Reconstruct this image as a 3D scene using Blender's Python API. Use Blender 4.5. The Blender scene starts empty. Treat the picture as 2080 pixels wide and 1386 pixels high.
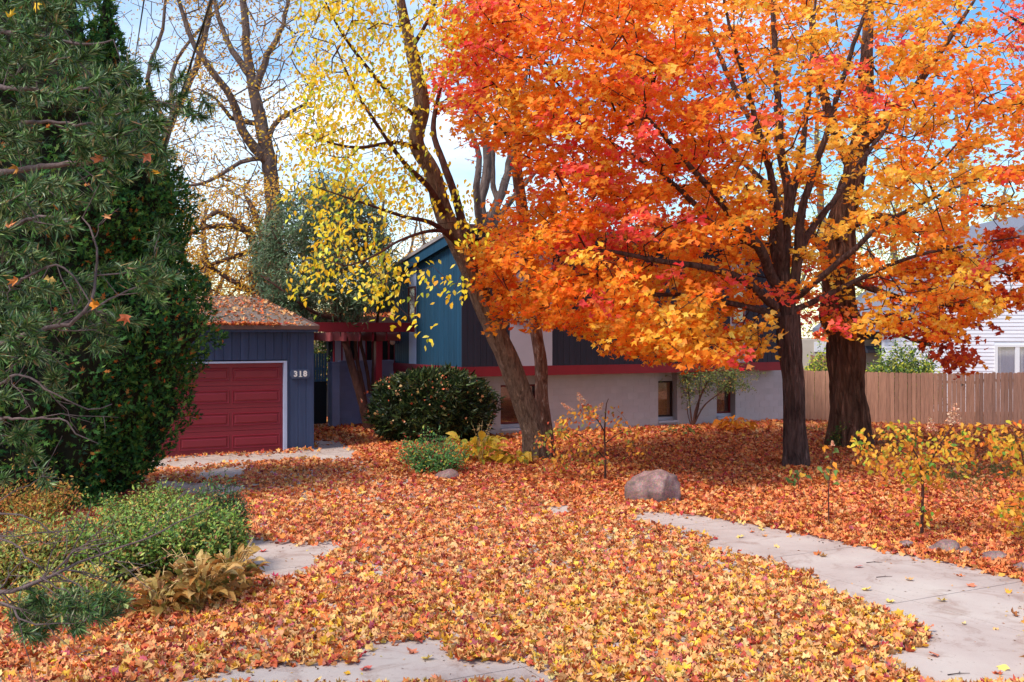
import bpy, math, random
import numpy as np
from mathutils import Vector, noise as mnoise

random.seed(7)
rng = np.random.default_rng(7)
scene = bpy.context.scene
COL = scene.collection
F = 2100.0      # focal length in pixels of a 2080 wide picture
CH = 2.85       # camera height
HZ = 680.0      # horizon row

# ------------------------------------------------------------------ camera
cam_d = bpy.data.cameras.new("camera")
cam = bpy.data.objects.new("camera", cam_d)
COL.objects.link(cam)
cam.location = (0, 0, CH)
cam.rotation_euler = (math.radians(90), 0, 0)
cam_d.sensor_width = 36
cam_d.lens = 36 * F / 2080
cam_d.shift_y = -(693 - HZ) / 2080
cam_d.clip_start = 0.1
cam_d.clip_end = 2000
scene.camera = cam

# ------------------------------------------------------------------ light
SUN_AZ = Vector((-0.76, -0.65)).normalized()
SUN_EL = math.radians(53)
sun_dir = Vector((SUN_AZ.x * math.cos(SUN_EL), SUN_AZ.y * math.cos(SUN_EL), math.sin(SUN_EL)))
sl = bpy.data.lights.new("sun", 'SUN')
sl.energy = 3.2
sl.angle = math.radians(18)
sl.color = (1.0, 0.94, 0.85)
so = bpy.data.objects.new("sun", sl)
so.rotation_euler = sun_dir.to_track_quat('Z', 'Y').to_euler()
COL.objects.link(so)

world = bpy.data.worlds.new("World")
scene.world = world
world.use_nodes = True
wn, wl = world.node_tree.nodes, world.node_tree.links
bg = wn["Background"]
sky = wn.new("ShaderNodeTexSky")
sky.sky_type = 'NISHITA'
sky.sun_disc = False
sky.sun_elevation = SUN_EL
sky.sun_rotation = math.atan2(SUN_AZ.x, SUN_AZ.y)
sky.air_density = 1.1
sky.dust_density = 0.2
sky.ozone_density = 1.8
tcw = wn.new("ShaderNodeTexCoord")
mapw = wn.new("ShaderNodeMapping")
mapw.inputs['Scale'].default_value = (1.0, 1.0, 3.2)
mapw.inputs['Location'].default_value = (0.35, 0.1, 0.2)
nzw = wn.new("ShaderNodeTexNoise")
nzw.inputs['Scale'].default_value = 2.1
nzw.inputs['Detail'].default_value = 9
nzw.inputs['Roughness'].default_value = 0.55
crw = wn.new("ShaderNodeValToRGB")
crw.color_ramp.elements[0].position = 0.45
crw.color_ramp.elements[0].color = (0.0, 0.0, 0.0, 1)
crw.color_ramp.elements[1].position = 0.74
crw.color_ramp.elements[1].color = (0.92, 0.92, 0.92, 1)
mixw = wn.new("ShaderNodeMixRGB")
mixw.inputs['Color2'].default_value = (8.2, 8.3, 8.6, 1)
wl.new(tcw.outputs['Generated'], mapw.inputs['Vector'])
wl.new(mapw.outputs[0], nzw.inputs['Vector'])
wl.new(nzw.outputs['Fac'], crw.inputs['Fac'])
wl.new(crw.outputs[0], mixw.inputs['Fac'])
hsw = wn.new("ShaderNodeHueSaturation"); hsw.inputs['Saturation'].default_value = 1.35
wl.new(sky.outputs[0], hsw.inputs['Color'])
wl.new(hsw.outputs[0], mixw.inputs['Color1'])
wl.new(mixw.outputs[0], bg.inputs['Color'])
bg.inputs['Strength'].default_value = 0.15

scene.view_settings.view_transform = 'Standard'
scene.view_settings.look = 'None'
scene.view_settings.gamma = 1
scene.view_settings.use_curve_mapping = False
scene.view_settings.exposure = 0.52
scene.render.engine = 'CYCLES'
scene.cycles.max_bounces = 6
scene.cycles.diffuse_bounces = 3
scene.cycles.transparent_max_bounces = 8

# ------------------------------------------------------------------ geometry of the place
def gz(x, y):
    """height of the ground"""
    def ss(a, b, t):
        t = min(1, max(0, (t - a) / (b - a)))
        return t * t * (3 - 2 * t)
    return -0.28 * ss(30, 36, y) * ss(8.5, 11, x)

def G(px, py, z=0.0):
    d = F * (CH - z) / (py - HZ)
    return Vector(((px - 1040) / F * d, d, z))

def P(px, py, d):
    return Vector(((px - 1040) / F * d, d, CH - (py - HZ) * d / F))

ANG = math.atan2(0.469, 0.883)
U = Vector((math.cos(ANG), math.sin(ANG), 0))
V = Vector((-math.sin(ANG), math.cos(ANG), 0))

class Frame:
    """a local frame (x along U, y along V) with pixel helpers"""
    def __init__(s, ox, oy):
        s.o = Vector((ox, oy, 0))
    def x(s, px, c):
        r = (px - 1040) / F
        return (r * (s.o.y + V.y * c) - (s.o.x + V.x * c)) / (U.x - r * U.y)
    def y(s, px, c):
        r = (px - 1040) / F
        return (r * (s.o.y + U.y * c) - (s.o.x + U.x * c)) / (V.x - r * V.y)
    def z(s, py, x, y):
        Y = s.o.y + U.y * x + V.y * y
        return CH - (py - HZ) * Y / F
    def w(s, x, y, z=0):
        p = s.o + U * x + V * y
        return Vector((p.x, p.y, z))

# ------------------------------------------------------------------ helpers
def srgb(r, g, b):
    def f(c):
        c /= 255.0
        return c / 12.92 if c <= 0.04045 else ((c + 0.055) / 1.055) ** 2.4
    return (f(r), f(g), f(b))

def tag(o, label=None, cat=None, group=None, kind=None):
    if label: o['label'] = label
    if cat: o['category'] = cat
    if group: o['group'] = group
    if kind: o['kind'] = kind
    return o

def empty(name, loc=(0, 0, 0), rz=0.0):
    o = bpy.data.objects.new(name, None)
    o.location = loc
    o.rotation_euler = (0, 0, rz)
    o.empty_display_size = 0.2
    COL.objects.link(o)
    return o

def link(name, me, mat=None, parent=None, loc=None):
    o = bpy.data.objects.new(name, me)
    if mat is not None and not me.materials:
        me.materials.append(mat)
    COL.objects.link(o)
    if parent is not None:
        o.parent = parent
    if loc is not None:
        o.location = loc
    return o

def mesh(name, verts, faces):
    me = bpy.data.meshes.new(name)
    me.from_pydata([tuple(v) for v in verts], [], faces)
    me.update()
    return me

def box_vf(x0, x1, y0, y1, z0, z1, b=0.0):
    v = [(x, y, z) for z in (z0, z1) for y in (y0, y1) for x in (x0, x1)]
    f = [(0, 2, 3, 1), (4, 5, 7, 6), (0, 1, 5, 4), (2, 6, 7, 3), (0, 4, 6, 2), (1, 3, 7, 5)]
    return v, f

def box(name, x0, x1, y0, y1, z0, z1, mat, parent=None):
    cx, cy, cz = (x0 + x1) / 2, (y0 + y1) / 2, z0
    v, f = box_vf(x0 - cx, x1 - cx, y0 - cy, y1 - cy, 0, z1 - z0)
    return link(name, mesh(name, v, f), mat, parent, (cx, cy, cz))

def prism(name, poly, axis, a, b, mat, parent=None):
    """poly in the two axes other than `axis`, extruded from a to b"""
    n = len(poly)
    def mk(p, t):
        if axis == 'x': return (t, p[0], p[1])
        if axis == 'y': return (p[0], t, p[1])
        return (p[0], p[1], t)
    v = [mk(p, a) for p in poly] + [mk(p, b) for p in poly]
    f = [tuple(range(n))[::-1], tuple(range(n, 2 * n))]
    for i in range(n):
        j = (i + 1) % n
        f.append((i, j, n + j, n + i))
    return link(name, mesh(name, v, f), mat, parent)

def np_mesh(name, verts, tris, cols=None, smooth=False):
    me = bpy.data.meshes.new(name)
    nv, nt = len(verts), len(tris)
    me.vertices.add(nv)
    me.vertices.foreach_set('co', np.asarray(verts, np.float32).ravel())
    me.loops.add(nt * 3)
    me.loops.foreach_set('vertex_index', np.asarray(tris, np.int32).ravel())
    me.polygons.add(nt)
    me.polygons.foreach_set('loop_start', np.arange(0, nt * 3, 3, dtype=np.int32))
    if smooth:
        me.polygons.foreach_set('use_smooth', np.ones(nt, bool))
    me.update(calc_edges=True)
    if cols is not None:
        a = me.attributes.new('Col', 'FLOAT_COLOR', 'POINT')
        c = np.ones((nv, 4), np.float32)
        c[:, :3] = cols
        a.data.foreach_set('color', c.ravel())
    return me

def norm(a):
    return a / np.maximum(1e-9, np.linalg.norm(a, axis=-1, keepdims=True))

# ---- leaf templates: verts (k,3) in a unit leaf, z is multiplied by a curl factor
def fan(outline, cz=0.0):
    k = len(outline)
    v = [(0, 0, cz)] + [(x, y, z) for x, y, z in outline]
    t = [(0, 1 + i, 1 + (i + 1) % k) for i in range(k)]
    return np.array(v), np.array(t)

def polar(a, r, z):
    return (r * math.cos(math.radians(a)), r * math.sin(math.radians(a)), z)

MAPLE = fan([polar(90, .62, .30), polar(66, .27, -.04), polar(38, .60, .26), polar(12, .26, -.05), polar(-18, .45, .2), polar(-62, .24, 0),
             polar(-118, .24, 0), polar(198, .45, .22), polar(168, .26, -.05), polar(142, .60, .3), polar(114, .27, -.04)], -.06)
MAPLE_S = fan([polar(90, .62, .25), polar(64, .28, -.05), polar(25, .58, .2), polar(-70, .3, 0), polar(-110, .3, 0), polar(155, .58, .22), polar(116, .28, -.05)], -.05)
GLEAF = fan([polar(90, .58, .16), polar(66, .36, -.05), polar(38, .58, .16), polar(10, .34, -.04), polar(-20, .46, .14), polar(-62, .26, 0),
             polar(-118, .26, 0), polar(200, .46, .14), polar(170, .34, -.04), polar(142, .58, .16), polar(114, .36, -.05)], -.06)
GLEAF_S = fan([polar(90, .58, .16), polar(58, .36, -.05), polar(24, .54, .15), polar(-70, .32, 0), polar(-110, .32, 0), polar(156, .54, .15), polar(122, .36, -.05)], -.05)
OVATE = (np.array([(0, -.5, 0), (.3, -.15, .1), (.22, .2, .08), (0, .6, -.12), (-.22, .2, .08), (-.3, -.15, .1), (0, 0, -.03)]),
         np.array([(6, 0, 1), (6, 1, 2), (6, 2, 3), (6, 3, 4), (6, 4, 5), (6, 5, 0)]))
SMALL = (np.array([(0, -.5, 0), (.22, 0, .07), (0, .5, 0), (-.22, 0, .07)]), np.array([(0, 1, 2), (0, 2, 3)]))
STRIP = (np.array([(-.045, 0, 0), (.045, 0, 0), (.03, .6, .05), (0, 1, .15)]), np.array([(0, 1, 2), (0, 2, 3)]))
SPRAY = (np.array([(0, 0, 0), (.06, .22, .02), (.28, .42, .10), (.08, .45, .03), (.24, .78, .12), (.06, .68, .05), (0, 1, .16),
                   (-.06, .68, .05), (-.22, .82, .12), (-.08, .45, .03), (-.28, .46, .10), (-.06, .22, .02)]),
         np.array([(0, 1, 11), (1, 2, 3), (3, 4, 5), (5, 6, 7), (7, 8, 9), (9, 10, 11), (1, 3, 11), (3, 9, 11), (3, 5, 9), (5, 7, 9)]))

def cloud(name, tmpl, pos, nrm, scale, cols, mat, parent=None, along=None, curl=1.0, squash=None, crumple=0.05):
    tv, tt = tmpl
    n = len(pos)
    if n == 0:
        return None
    pos = np.asarray(pos, float); nrm = norm(np.asarray(nrm, float))
    if along is None:
        along = rng.normal(size=(n, 3))
    along = np.asarray(along, float)
    B = along - nrm * np.sum(along * nrm, 1, keepdims=True)
    B = norm(B)
    T = np.cross(B, nrm)
    s = np.asarray(scale, float)
    if s.ndim == 0: s = np.full(n, float(s))
    cf = curl * rng.uniform(-0.3, 1.6, n)
    sx = np.ones(n) if squash is None else rng.uniform(squash, 1, n)
    co = (pos[:, None, :] + T[:, None, :] * (tv[None, :, 0] * (s * sx)[:, None])[..., None]
          + B[:, None, :] * (tv[None, :, 1] * s[:, None])[..., None]
          + nrm[:, None, :] * (tv[None, :, 2] * (s * cf)[:, None] + rng.normal(0, crumple, (n, len(tv))) * s[:, None])[..., None])
    k = len(tv)
    tris = (tt[None] + (np.arange(n) * k)[:, None, None]).reshape(-1, 3)
    c = np.repeat(np.asarray(cols, float), k, axis=0)
    me = np_mesh(name, co.reshape(-1, 3), tris, c)
    return link(name, me, mat, parent)

def pal(n, entries, jit=0.12):
    w = np.array([e[0] for e in entries], float); w /= w.sum()
    c = np.array([srgb(*e[1]) for e in entries])
    idx = rng.choice(len(entries), n, p=w)
    out = c[idx] * rng.uniform(1 - jit * 1.6, 1 + jit, (n, 1)) * rng.uniform(1 - jit, 1 + jit, (n, 3))
    return np.clip(out, 0, 0.95)

# ---- tubes
class Tubes:
    def __init__(s):
        s.v, s.t, s.n = [], [], 0
    def add(s, pts, rad, seg=6, wob=0.0):
        pts = np.asarray([tuple(p) for p in pts], float)
        m = len(pts)
        if m < 2: return
        rad = np.asarray(rad, float)
        if rad.ndim == 0: rad = np.full(m, float(rad))
        d = norm(np.gradient(pts, axis=0))
        ref = np.array([0, 1.0, 0.2]) if abs(d[:, 1]).mean() < .8 else np.array([1.0, 0, 0.1])
        a = norm(np.cross(d, ref)); b = np.cross(d, a)
        th = np.arange(seg) * 2 * math.pi / seg
        r = rad[:, None] * (1 + (rng.uniform(-wob, wob, (m, seg)) if wob else 0))
        v = pts[:, None] + a[:, None] * (np.cos(th) * r)[..., None] + b[:, None] * (np.sin(th) * r)[..., None]
        v = v.reshape(-1, 3)
        i = np.arange(m - 1)[:, None] * seg
        j = np.arange(seg)[None]; k = (j + 1) % seg
        q0, q1, q2, q3 = (i + j), (i + k), (i + seg + k), (i + seg + j)
        t = np.concatenate([np.stack([q0, q1, q2], -1).reshape(-1, 3), np.stack([q0, q2, q3], -1).reshape(-1, 3)])
        tip = len(v)
        v = np.vstack([v, pts[-1:]])
        jj = np.arange(seg)
        t = np.vstack([t, np.stack([(m - 1) * seg + jj, (m - 1) * seg + (jj + 1) % seg, np.full(seg, tip)], -1)])
        s.v.append(v); s.t.append(t + s.n); s.n += len(v)
    def build(s, name, mat, parent=None):
        if not s.v: return None
        me = np_mesh(name, np.vstack(s.v), np.vstack(s.t), None, smooth=True)
        return link(name, me, mat, parent)

def resample(pts, rad, step):
    pts = [Vector(p) for p in pts]
    out, ro = [], []
    n = len(pts)
    for i in range(n - 1):
        p0, p1, p2, p3 = pts[max(0, i - 1)], pts[i], pts[i + 1], pts[min(n - 1, i + 2)]
        L = (p2 - p1).length
        k = max(1, int(L / step))
        for j in range(k):
            t = j / k
            out.append(0.5 * ((2 * p1) + (p2 - p0) * t + (2 * p0 - 5 * p1 + 4 * p2 - p3) * t * t + (3 * p1 - p0 - 3 * p2 + p3) * t ** 3))
            ro.append(rad[i] * (1 - t) + rad[i + 1] * t)
    out.append(pts[-1]); ro.append(rad[-1])
    return out, ro

def trunk_mesh(name, pts, rad, mat, parent, seg=40, step=0.07, ridges=14, amp=0.07, lump=0.06, flare=0.35, seed=0):
    """a trunk with bark ridges as real relief"""
    pts, rad = resample(pts, rad, step)
    P_ = np.array([tuple(p) for p in pts]); m = len(P_)
    d = norm(np.gradient(P_, axis=0))
    a = norm(np.cross(d, np.array([0, 1.0, .1]))); b = np.cross(d, a)
    V_ = np.zeros((m, seg, 3))
    z = 0.0
    for i in range(m):
        if i: z += float(np.linalg.norm(P_[i] - P_[i - 1]))
        fl = 1 + flare * math.exp(-z / 0.28)
        for j in range(seg):
            th = 2 * math.pi * j / seg
            q = Vector((math.cos(th) * 1.3, math.sin(th) * 1.3, z * 0.6 + seed))
            warp = mnoise.noise(q * 1.7) * 1.6
            rid = abs(mnoise.noise(Vector((math.cos(th + warp * .12) * ridges / 5, math.sin(th + warp * .12) * ridges / 5, z * 1.1 + seed * 3))))
            l = mnoise.noise(q)
            root = (fl - 1) * (0.8 + 0.5 * math.sin(th * 5 + seed))
            r = rad[i] * (1 + amp * (rid * 3 - 0.8) + lump * l * 2 + root)
            V_[i, j] = P_[i] + a[i] * math.cos(th) * r + b[i] * math.sin(th) * r
    v = V_.reshape(-1, 3)
    i = np.arange(m - 1)[:, None] * seg
    j = np.arange(seg)[None]; k = (j + 1) % seg
    q0, q1, q2, q3 = (i + j), (i + k), (i + seg + k), (i + seg + j)
    t = np.concatenate([np.stack([q0, q1, q2], -1).reshape(-1, 3), np.stack([q0, q2, q3], -1).reshape(-1, 3)])
    return link(name, np_mesh(name, v, t, None, smooth=True), mat, parent)

class Grower:
    """limbs given by hand, then twigs grown from the nearest wood to every spray of leaves"""
    def __init__(s):
        s.p, s.par, s.r0, s.fixed = [], [], [], []
    def limb(s, pts, rad, step=0.3, start=None):
        pts, rad = resample(pts, rad, step)
        prev = -1
        if start is None and s.p:
            A = np.array(s.p); q = np.array(tuple(pts[0]))
            prev = int(np.argmin(np.linalg.norm(A - q, axis=1)))
        for p, r in zip(pts, rad):
            s.p.append(tuple(p)); s.par.append(prev); s.r0.append(r); s.fixed.append(True)
            prev = len(s.p) - 1
    def grow(s, targets, step=0.35, jit=0.05, rise=0.15, pull=0.35):
        T = np.asarray(targets, float)
        A = np.array(s.p)
        d0 = np.array([np.min(np.linalg.norm(A - t, axis=1)) for t in T])
        root = A[0]
        s.tips = []
        buf = np.zeros((len(A) + len(T) * 24 + 10, 3)); buf[:len(A)] = A; n = len(A)
        for ti in np.argsort(d0):
            t = T[ti]
            dd = np.linalg.norm(buf[:n] - t, axis=1)
            # prefer wood that lies inwards and lower than the target
            dr = np.linalg.norm(buf[:n] - root, axis=1)
            cost = dd + pull * np.maximum(0, dr - np.linalg.norm(t - root) + dd * 0.6)
            j = int(np.argmin(cost))
            p0 = buf[j].copy(); L = dd[j]
            k = max(1, min(22, int(L / step)))
            if s.par[j] >= 0:
                dirp = norm((p0 - buf[s.par[j]])[None])[0]
            else:
                dirp = np.array([0, 0, 1.0])
            c = p0 + dirp * L * 0.35 + np.array([0, 0, rise * L])
            prev = j
            for q in range(1, k + 1):
                u = q / k
                pt = (1 - u) ** 2 * p0 + 2 * u * (1 - u) * c + u * u * t
                if q < k: pt = pt + rng.normal(0, jit, 3)
                s.p.append(tuple(pt)); s.par.append(prev); s.r0.append(0); s.fixed.append(False)
                prev = len(s.p) - 1
                buf[n] = pt; n += 1
            s.tips.append((ti, prev))
    def build(s, rtip=0.006, power=0.45, tubes=None, skip_fixed=False, tip_len=None):
        n = len(s.p)
        cnt = np.zeros(n)
        kids = [[] for _ in range(n)]
        for i in range(n):
            if s.par[i] >= 0: kids[s.par[i]].append(i)
        for i in range(n - 1, -1, -1):
            if not kids[i]: cnt[i] = 1
            if s.par[i] >= 0: cnt[s.par[i]] += cnt[i]
        R = np.maximum(rtip * cnt ** power, np.array(s.r0))
        for i in range(n):                       # wood never thicker than what carries it
            if s.par[i] >= 0 and not s.fixed[i]: R[i] = min(R[i], R[s.par[i]])
        tb = tubes or Tubes()
        done = np.zeros(n, bool)
        P_ = np.array(s.p)
        for i in range(n):
            if done[i]: continue
            chain = [i]; done[i] = True
            cur = i
            while kids[cur]:
                nx = [k for k in kids[cur] if not done[k] and s.fixed[k] == s.fixed[i]]
                if not nx: break
                b = max(nx, key=lambda k: R[k]); chain.append(b); done[b] = True; cur = b
            pp = [P_[c] for c in chain]; rr = [R[c] for c in chain]
            if skip_fixed and s.fixed[i]: continue
            if s.par[i] >= 0:
                pp.insert(0, P_[s.par[i]]); rr.insert(0, rr[0])
            seg = 4 if max(rr) < .015 else (6 if max(rr) < .05 else 10)
            tb.add(pp, rr, seg)
        return tb

def row_span(poly, y):
    xs = []
    n = len(poly)
    for i in range(n):
        (x0, y0), (x1, y1) = poly[i], poly[(i + 1) % n]
        if (y0 <= y < y1) or (y1 <= y < y0):
            xs.append(x0 + (y - y0) * (x1 - x0) / (y1 - y0))
    return sorted(xs)

def inside(poly, x, y):
    return sum(1 for q in row_span(poly, y) if q > x) % 2 == 1

def fill(poly, d, rd, n, shell=0.0, mind=None):
    """n points in a rounded volume whose outline from the front is poly"""
    out = []
    ys = [p[1] for p in poly]; y0, y1 = min(ys), max(ys)
    xs = [p[0] for p in poly]; x0, x1 = min(xs), max(xs)
    tries = 0
    while len(out) < n and tries < n * 60:
        tries += 1
        x, y = rng.uniform(x0, x1), rng.uniform(y0, y1)
        sp = row_span(poly, y)
        if sum(1 for q in sp if q > x) % 2 == 0: continue
        a, b = sp[0], sp[-1]
        t = (x - (a + b) / 2) / max(1, (b - a) / 2)
        lim = rd * math.sqrt(max(0.02, 1 - t * t))
        o = rng.uniform(-1, 1)
        if shell and abs(o) < shell and abs(t) < shell and rng.random() < .8: continue
        out.append(tuple(P(x, y, d + o * lim)))
    return np.array(out)

def to_px(p):
    p = np.atleast_2d(p)
    return np.stack([1040 + F * p[:, 0] / p[:, 1], HZ + F * (CH - p[:, 2]) / p[:, 1]], 1)

# ------------------------------------------------------------------ materials
def newmat(name):
    m = bpy.data.materials.new(name); m.use_nodes = True
    nt = m.node_tree
    return m, nt.nodes, nt.links, nt.nodes["Principled BSDF"]

def paint(name, col, rough=0.6, var=0.12, scale=3.0, bump=0.15, bscale=60, stretch=(1, 1, 1), rand=0.0, spec=0.3, streak=0.0):
    m, N, L, b = newmat(name)
    tc = N.new("ShaderNodeTexCoord"); mp = N.new("ShaderNodeMapping"); mp.inputs['Scale'].default_value = stretch
    L.new(tc.outputs['Object'], mp.inputs['Vector'])
    oi = N.new("ShaderNodeObjectInfo")
    ad = N.new("ShaderNodeVectorMath"); ad.operation = 'MULTIPLY_ADD'
    ad.inputs[1].default_value = (37, 19, 53)
    cb = N.new("ShaderNodeCombineXYZ")
    for k in range(3): L.new(oi.outputs['Random'], cb.inputs[k])
    L.new(cb.outputs[0], ad.inputs[0]); L.new(mp.outputs[0], ad.inputs[2])
    nz = N.new("ShaderNodeTexNoise"); nz.inputs['Scale'].default_value = scale; nz.inputs['Detail'].default_value = 8; nz.inputs['Roughness'].default_value = .62
    L.new(ad.outputs[0], nz.inputs['Vector'])
    rmp = N.new("ShaderNodeMapRange"); rmp.inputs[1].default_value = .25; rmp.inputs[2].default_value = .75
    rmp.inputs[3].default_value = 1 - var * 1.6; rmp.inputs[4].default_value = 1 + var
    L.new(nz.outputs['Fac'], rmp.inputs[0])
    rr = N.new("ShaderNodeMapRange"); rr.inputs[3].default_value = 1 - rand; rr.inputs[4].default_value = 1 + rand
    L.new(oi.outputs['Random'], rr.inputs[0])
    mu = N.new("ShaderNodeMath"); mu.operation = 'MULTIPLY'; L.new(rmp.outputs[0], mu.inputs[0]); L.new(rr.outputs[0], mu.inputs[1])
    hsv = N.new("ShaderNodeHueSaturation"); hsv.inputs['Color'].default_value = (*col, 1)
    L.new(mu.outputs[0], hsv.inputs['Value']); L.new(hsv.outputs[0], b.inputs['Base Color'])
    n2 = N.new("ShaderNodeTexNoise"); n2.inputs['Scale'].default_value = bscale; n2.inputs['Detail'].default_value = 6
    L.new(ad.outputs[0], n2.inputs['Vector'])
    bp = N.new("ShaderNodeBump"); bp.inputs['Strength'].default_value = bump; bp.inputs['Distance'].default_value = .01
    L.new(n2.outputs['Fac'], bp.inputs['Height']); L.new(bp.outputs[0], b.inputs['Normal'])
    b.inputs['Roughness'].default_value = rough
    b.inputs['Specular IOR Level'].default_value = spec
    return m

def leafmat(name, transl=0.35, rough=0.5, spec=0.25, bright=1.0):
    m, N, L, b = newmat(name)
    at = N.new("ShaderNodeAttribute"); at.attribute_name = 'Col'
    tc = N.new("ShaderNodeTexCoord")
    nz = N.new("ShaderNodeTexNoise"); nz.inputs['Scale'].default_value = 30; nz.inputs['Detail'].default_value = 4
    L.new(tc.outputs['Object'], nz.inputs['Vector'])
    mr = N.new("ShaderNodeMapRange"); mr.inputs[1].default_value = .3; mr.inputs[2].default_value = .7
    mr.inputs[3].default_value = .88 * bright; mr.inputs[4].default_value = 1.12 * bright
    L.new(nz.outputs['Fac'], mr.inputs[0])
    hs = N.new("ShaderNodeHueSaturation"); L.new(at.outputs['Color'], hs.inputs['Color']); L.new(mr.outputs[0], hs.inputs['Value'])
    L.new(hs.outputs[0], b.inputs['Base Color'])
    b.inputs['Roughness'].default_value = rough
    b.inputs['Specular IOR Level'].default_value = spec
    if transl > 0:
        tr = N.new("ShaderNodeBsdfTranslucent"); L.new(hs.outputs[0], tr.inputs['Color'])
        mx = N.new("ShaderNodeMixShader"); mx.inputs[0].default_value = transl
        L.new(b.outputs[0], mx.inputs[1]); L.new(tr.outputs[0], mx.inputs[2])
        L.new(mx.outputs[0], N["Material Output"].inputs['Surface'])
    return m

def barkmat(name, c1, c2, scale=8, stretch=(1, 1, .22), bump=.8, peel=None):
    m, N, L, b = newmat(name)
    tc = N.new("ShaderNodeTexCoord"); mp = N.new("ShaderNodeMapping"); mp.inputs['Scale'].default_value = stretch
    L.new(tc.outputs['Object'], mp.inputs['Vector'])
    nz = N.new("ShaderNodeTexNoise"); nz.inputs['Scale'].default_value = scale; nz.inputs['Detail'].default_value = 10; nz.inputs['Roughness'].default_value = .7
    nz.inputs['Distortion'].default_value = .6
    L.new(mp.outputs[0], nz.inputs['Vector'])
    vo = N.new("ShaderNodeTexVoronoi"); vo.feature = 'DISTANCE_TO_EDGE'; vo.inputs['Scale'].default_value = scale * 1.6
    wa = N.new("ShaderNodeVectorMath"); wa.operation = 'MULTIPLY_ADD'; wa.inputs[1].default_value = (.25, .25, .25)
    L.new(nz.outputs['Color'], wa.inputs[0]); L.new(mp.outputs[0], wa.inputs[2]); L.new(wa.outputs[0], vo.inputs['Vector'])
    cr = N.new("ShaderNodeValToRGB")
    cr.color_ramp.elements[0].position = .3; cr.color_ramp.elements[0].color = (*c1, 1)
    cr.color_ramp.elements[1].position = .68; cr.color_ramp.elements[1].color = (*c2, 1)
    if peel:
        e = cr.color_ramp.elements.new(.62); e.color = (*peel, 1)
        e = cr.color_ramp.elements.new(.55); e.color = (*c2, 1)
    L.new(nz.outputs['Fac'], cr.inputs['Fac'])
    L.new(cr.outputs[0], b.inputs['Base Color'])
    vr = N.new("ShaderNodeMapRange"); vr.inputs[2].default_value = .25; vr.inputs[3].default_value = 0; vr.inputs[4].default_value = 1
    L.new(vo.outputs['Distance'], vr.inputs[0])
    ma = N.new("ShaderNodeMath"); ma.operation = 'ADD'; L.new(nz.outputs['Fac'], ma.inputs[0]); L.new(vr.outputs[0], ma.inputs[1])
    bp = N.new("ShaderNodeBump"); bp.inputs['Strength'].default_value = bump; bp.inputs['Distance'].default_value = .03
    L.new(ma.outputs[0], bp.inputs['Height']); L.new(bp.outputs[0], b.inputs['Normal'])
    b.inputs['Roughness'].default_value = .9
    b.inputs['Specular IOR Level'].default_value = .15
    return m

def concrete_mat():
    m, N, L, b = newmat('concrete')
    tc = N.new("ShaderNodeTexCoord")
    def nz(sc, det=6, ro=.6, dist=0):
        n = N.new("ShaderNodeTexNoise"); n.inputs['Scale'].default_value = sc; n.inputs['Detail'].default_value = det
        n.inputs['Roughness'].default_value = ro; n.inputs['Distortion'].default_value = dist
        L.new(tc.outputs['Object'], n.inputs['Vector']); return n.outputs['Fac']
    def ramp(f, stops):
        c = N.new("ShaderNodeValToRGB"); e = c.color_ramp.elements
        e[0].position, e[0].color = stops[0][0], (*stops[0][1], 1); e[1].position, e[1].color = stops[-1][0], (*stops[-1][1], 1)
        for p, q in stops[1:-1]:
            x = e.new(p); x.color = (*q, 1)
        L.new(f, c.inputs['Fac']); return c.outputs[0]
    def mul(a, b_, f=1.0):
        x = N.new("ShaderNodeMixRGB"); x.blend_type = 'MULTIPLY'; x.inputs[0].default_value = f; L.new(a, x.inputs[1]); L.new(b_, x.inputs[2]); return x.outputs[0]
    base = ramp(nz(.7, 5, .6, .5), [(.32, srgb(176, 154, 142)), (.5, srgb(190, 170, 158)), (.7, srgb(200, 184, 170))])
    stain = ramp(nz(1.9, 8, .7, 1.2), [(.36, (.72, .62, .58)), (.48, (1, 1, 1)), (1, (1, 1, 1))])
    grit = ramp(nz(190, 3, .7), [(.3, (.78, .77, .76)), (.5, (1, 1, 1)), (.8, (1.0, 1.0, 1.0))])
    spots = ramp(nz(26, 3, .5), [(.26, (.5, .42, .38)), (.32, (1, 1, 1)), (1, (1, 1, 1))])
    col = mul(mul(mul(base, stain, .8), grit, .9), spots, .7)
    L.new(col, b.inputs['Base Color']); b.inputs['Roughness'].default_value = .88
    bp = N.new("ShaderNodeBump"); bp.inputs['Strength'].default_value = .3; bp.inputs['Distance'].default_value = .01
    L.new(nz(120, 5, .7), bp.inputs['Height']); L.new(bp.outputs[0], b.inputs['Normal'])
    return m

M = {}
M['navy'] = paint('navy_stain', srgb(58, 72, 104), .7, .16, 2.2, .3, 40, (4, 4, .35), rand=.10)
M['blue'] = paint('blue_stain', srgb(30, 68, 92), .65, .16, 2.2, .3, 40, (4, 4, .35), rand=.12)
M['shadestain'] = paint('shaded_blue_stain', srgb(42, 40, 54), .7, .16, 2.2, .3, 40, (4, 4, .35), rand=.12)  # same paint as the side, darkened to hold the front's shade
M['red'] = paint('barn_red_paint', srgb(134, 28, 40), .5, .10, 1.5, .12, 40, (1, 1, .6), rand=.06)
M['doorred'] = paint('door_red_paint', srgb(132, 32, 48), .42, .07, 1.2, .05, 30, (1, 1, 1), rand=.03, spec=.4)
M['trimwhite'] = paint('pale_blue_trim', srgb(178, 190, 220), .5, .06, 3, .05, 60)
M['panel'] = paint('pale_grey_panel', srgb(176, 172, 184), .6, .05, 1.0, .05, 60)
M['block'] = paint('painted_block', srgb(182, 178, 182), .75, .08, 1.6, .35, 90, rand=.015)
M['mortar'] = paint('painted_mortar', srgb(160, 156, 162), .8, .08, 2, .3, 90)
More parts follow.
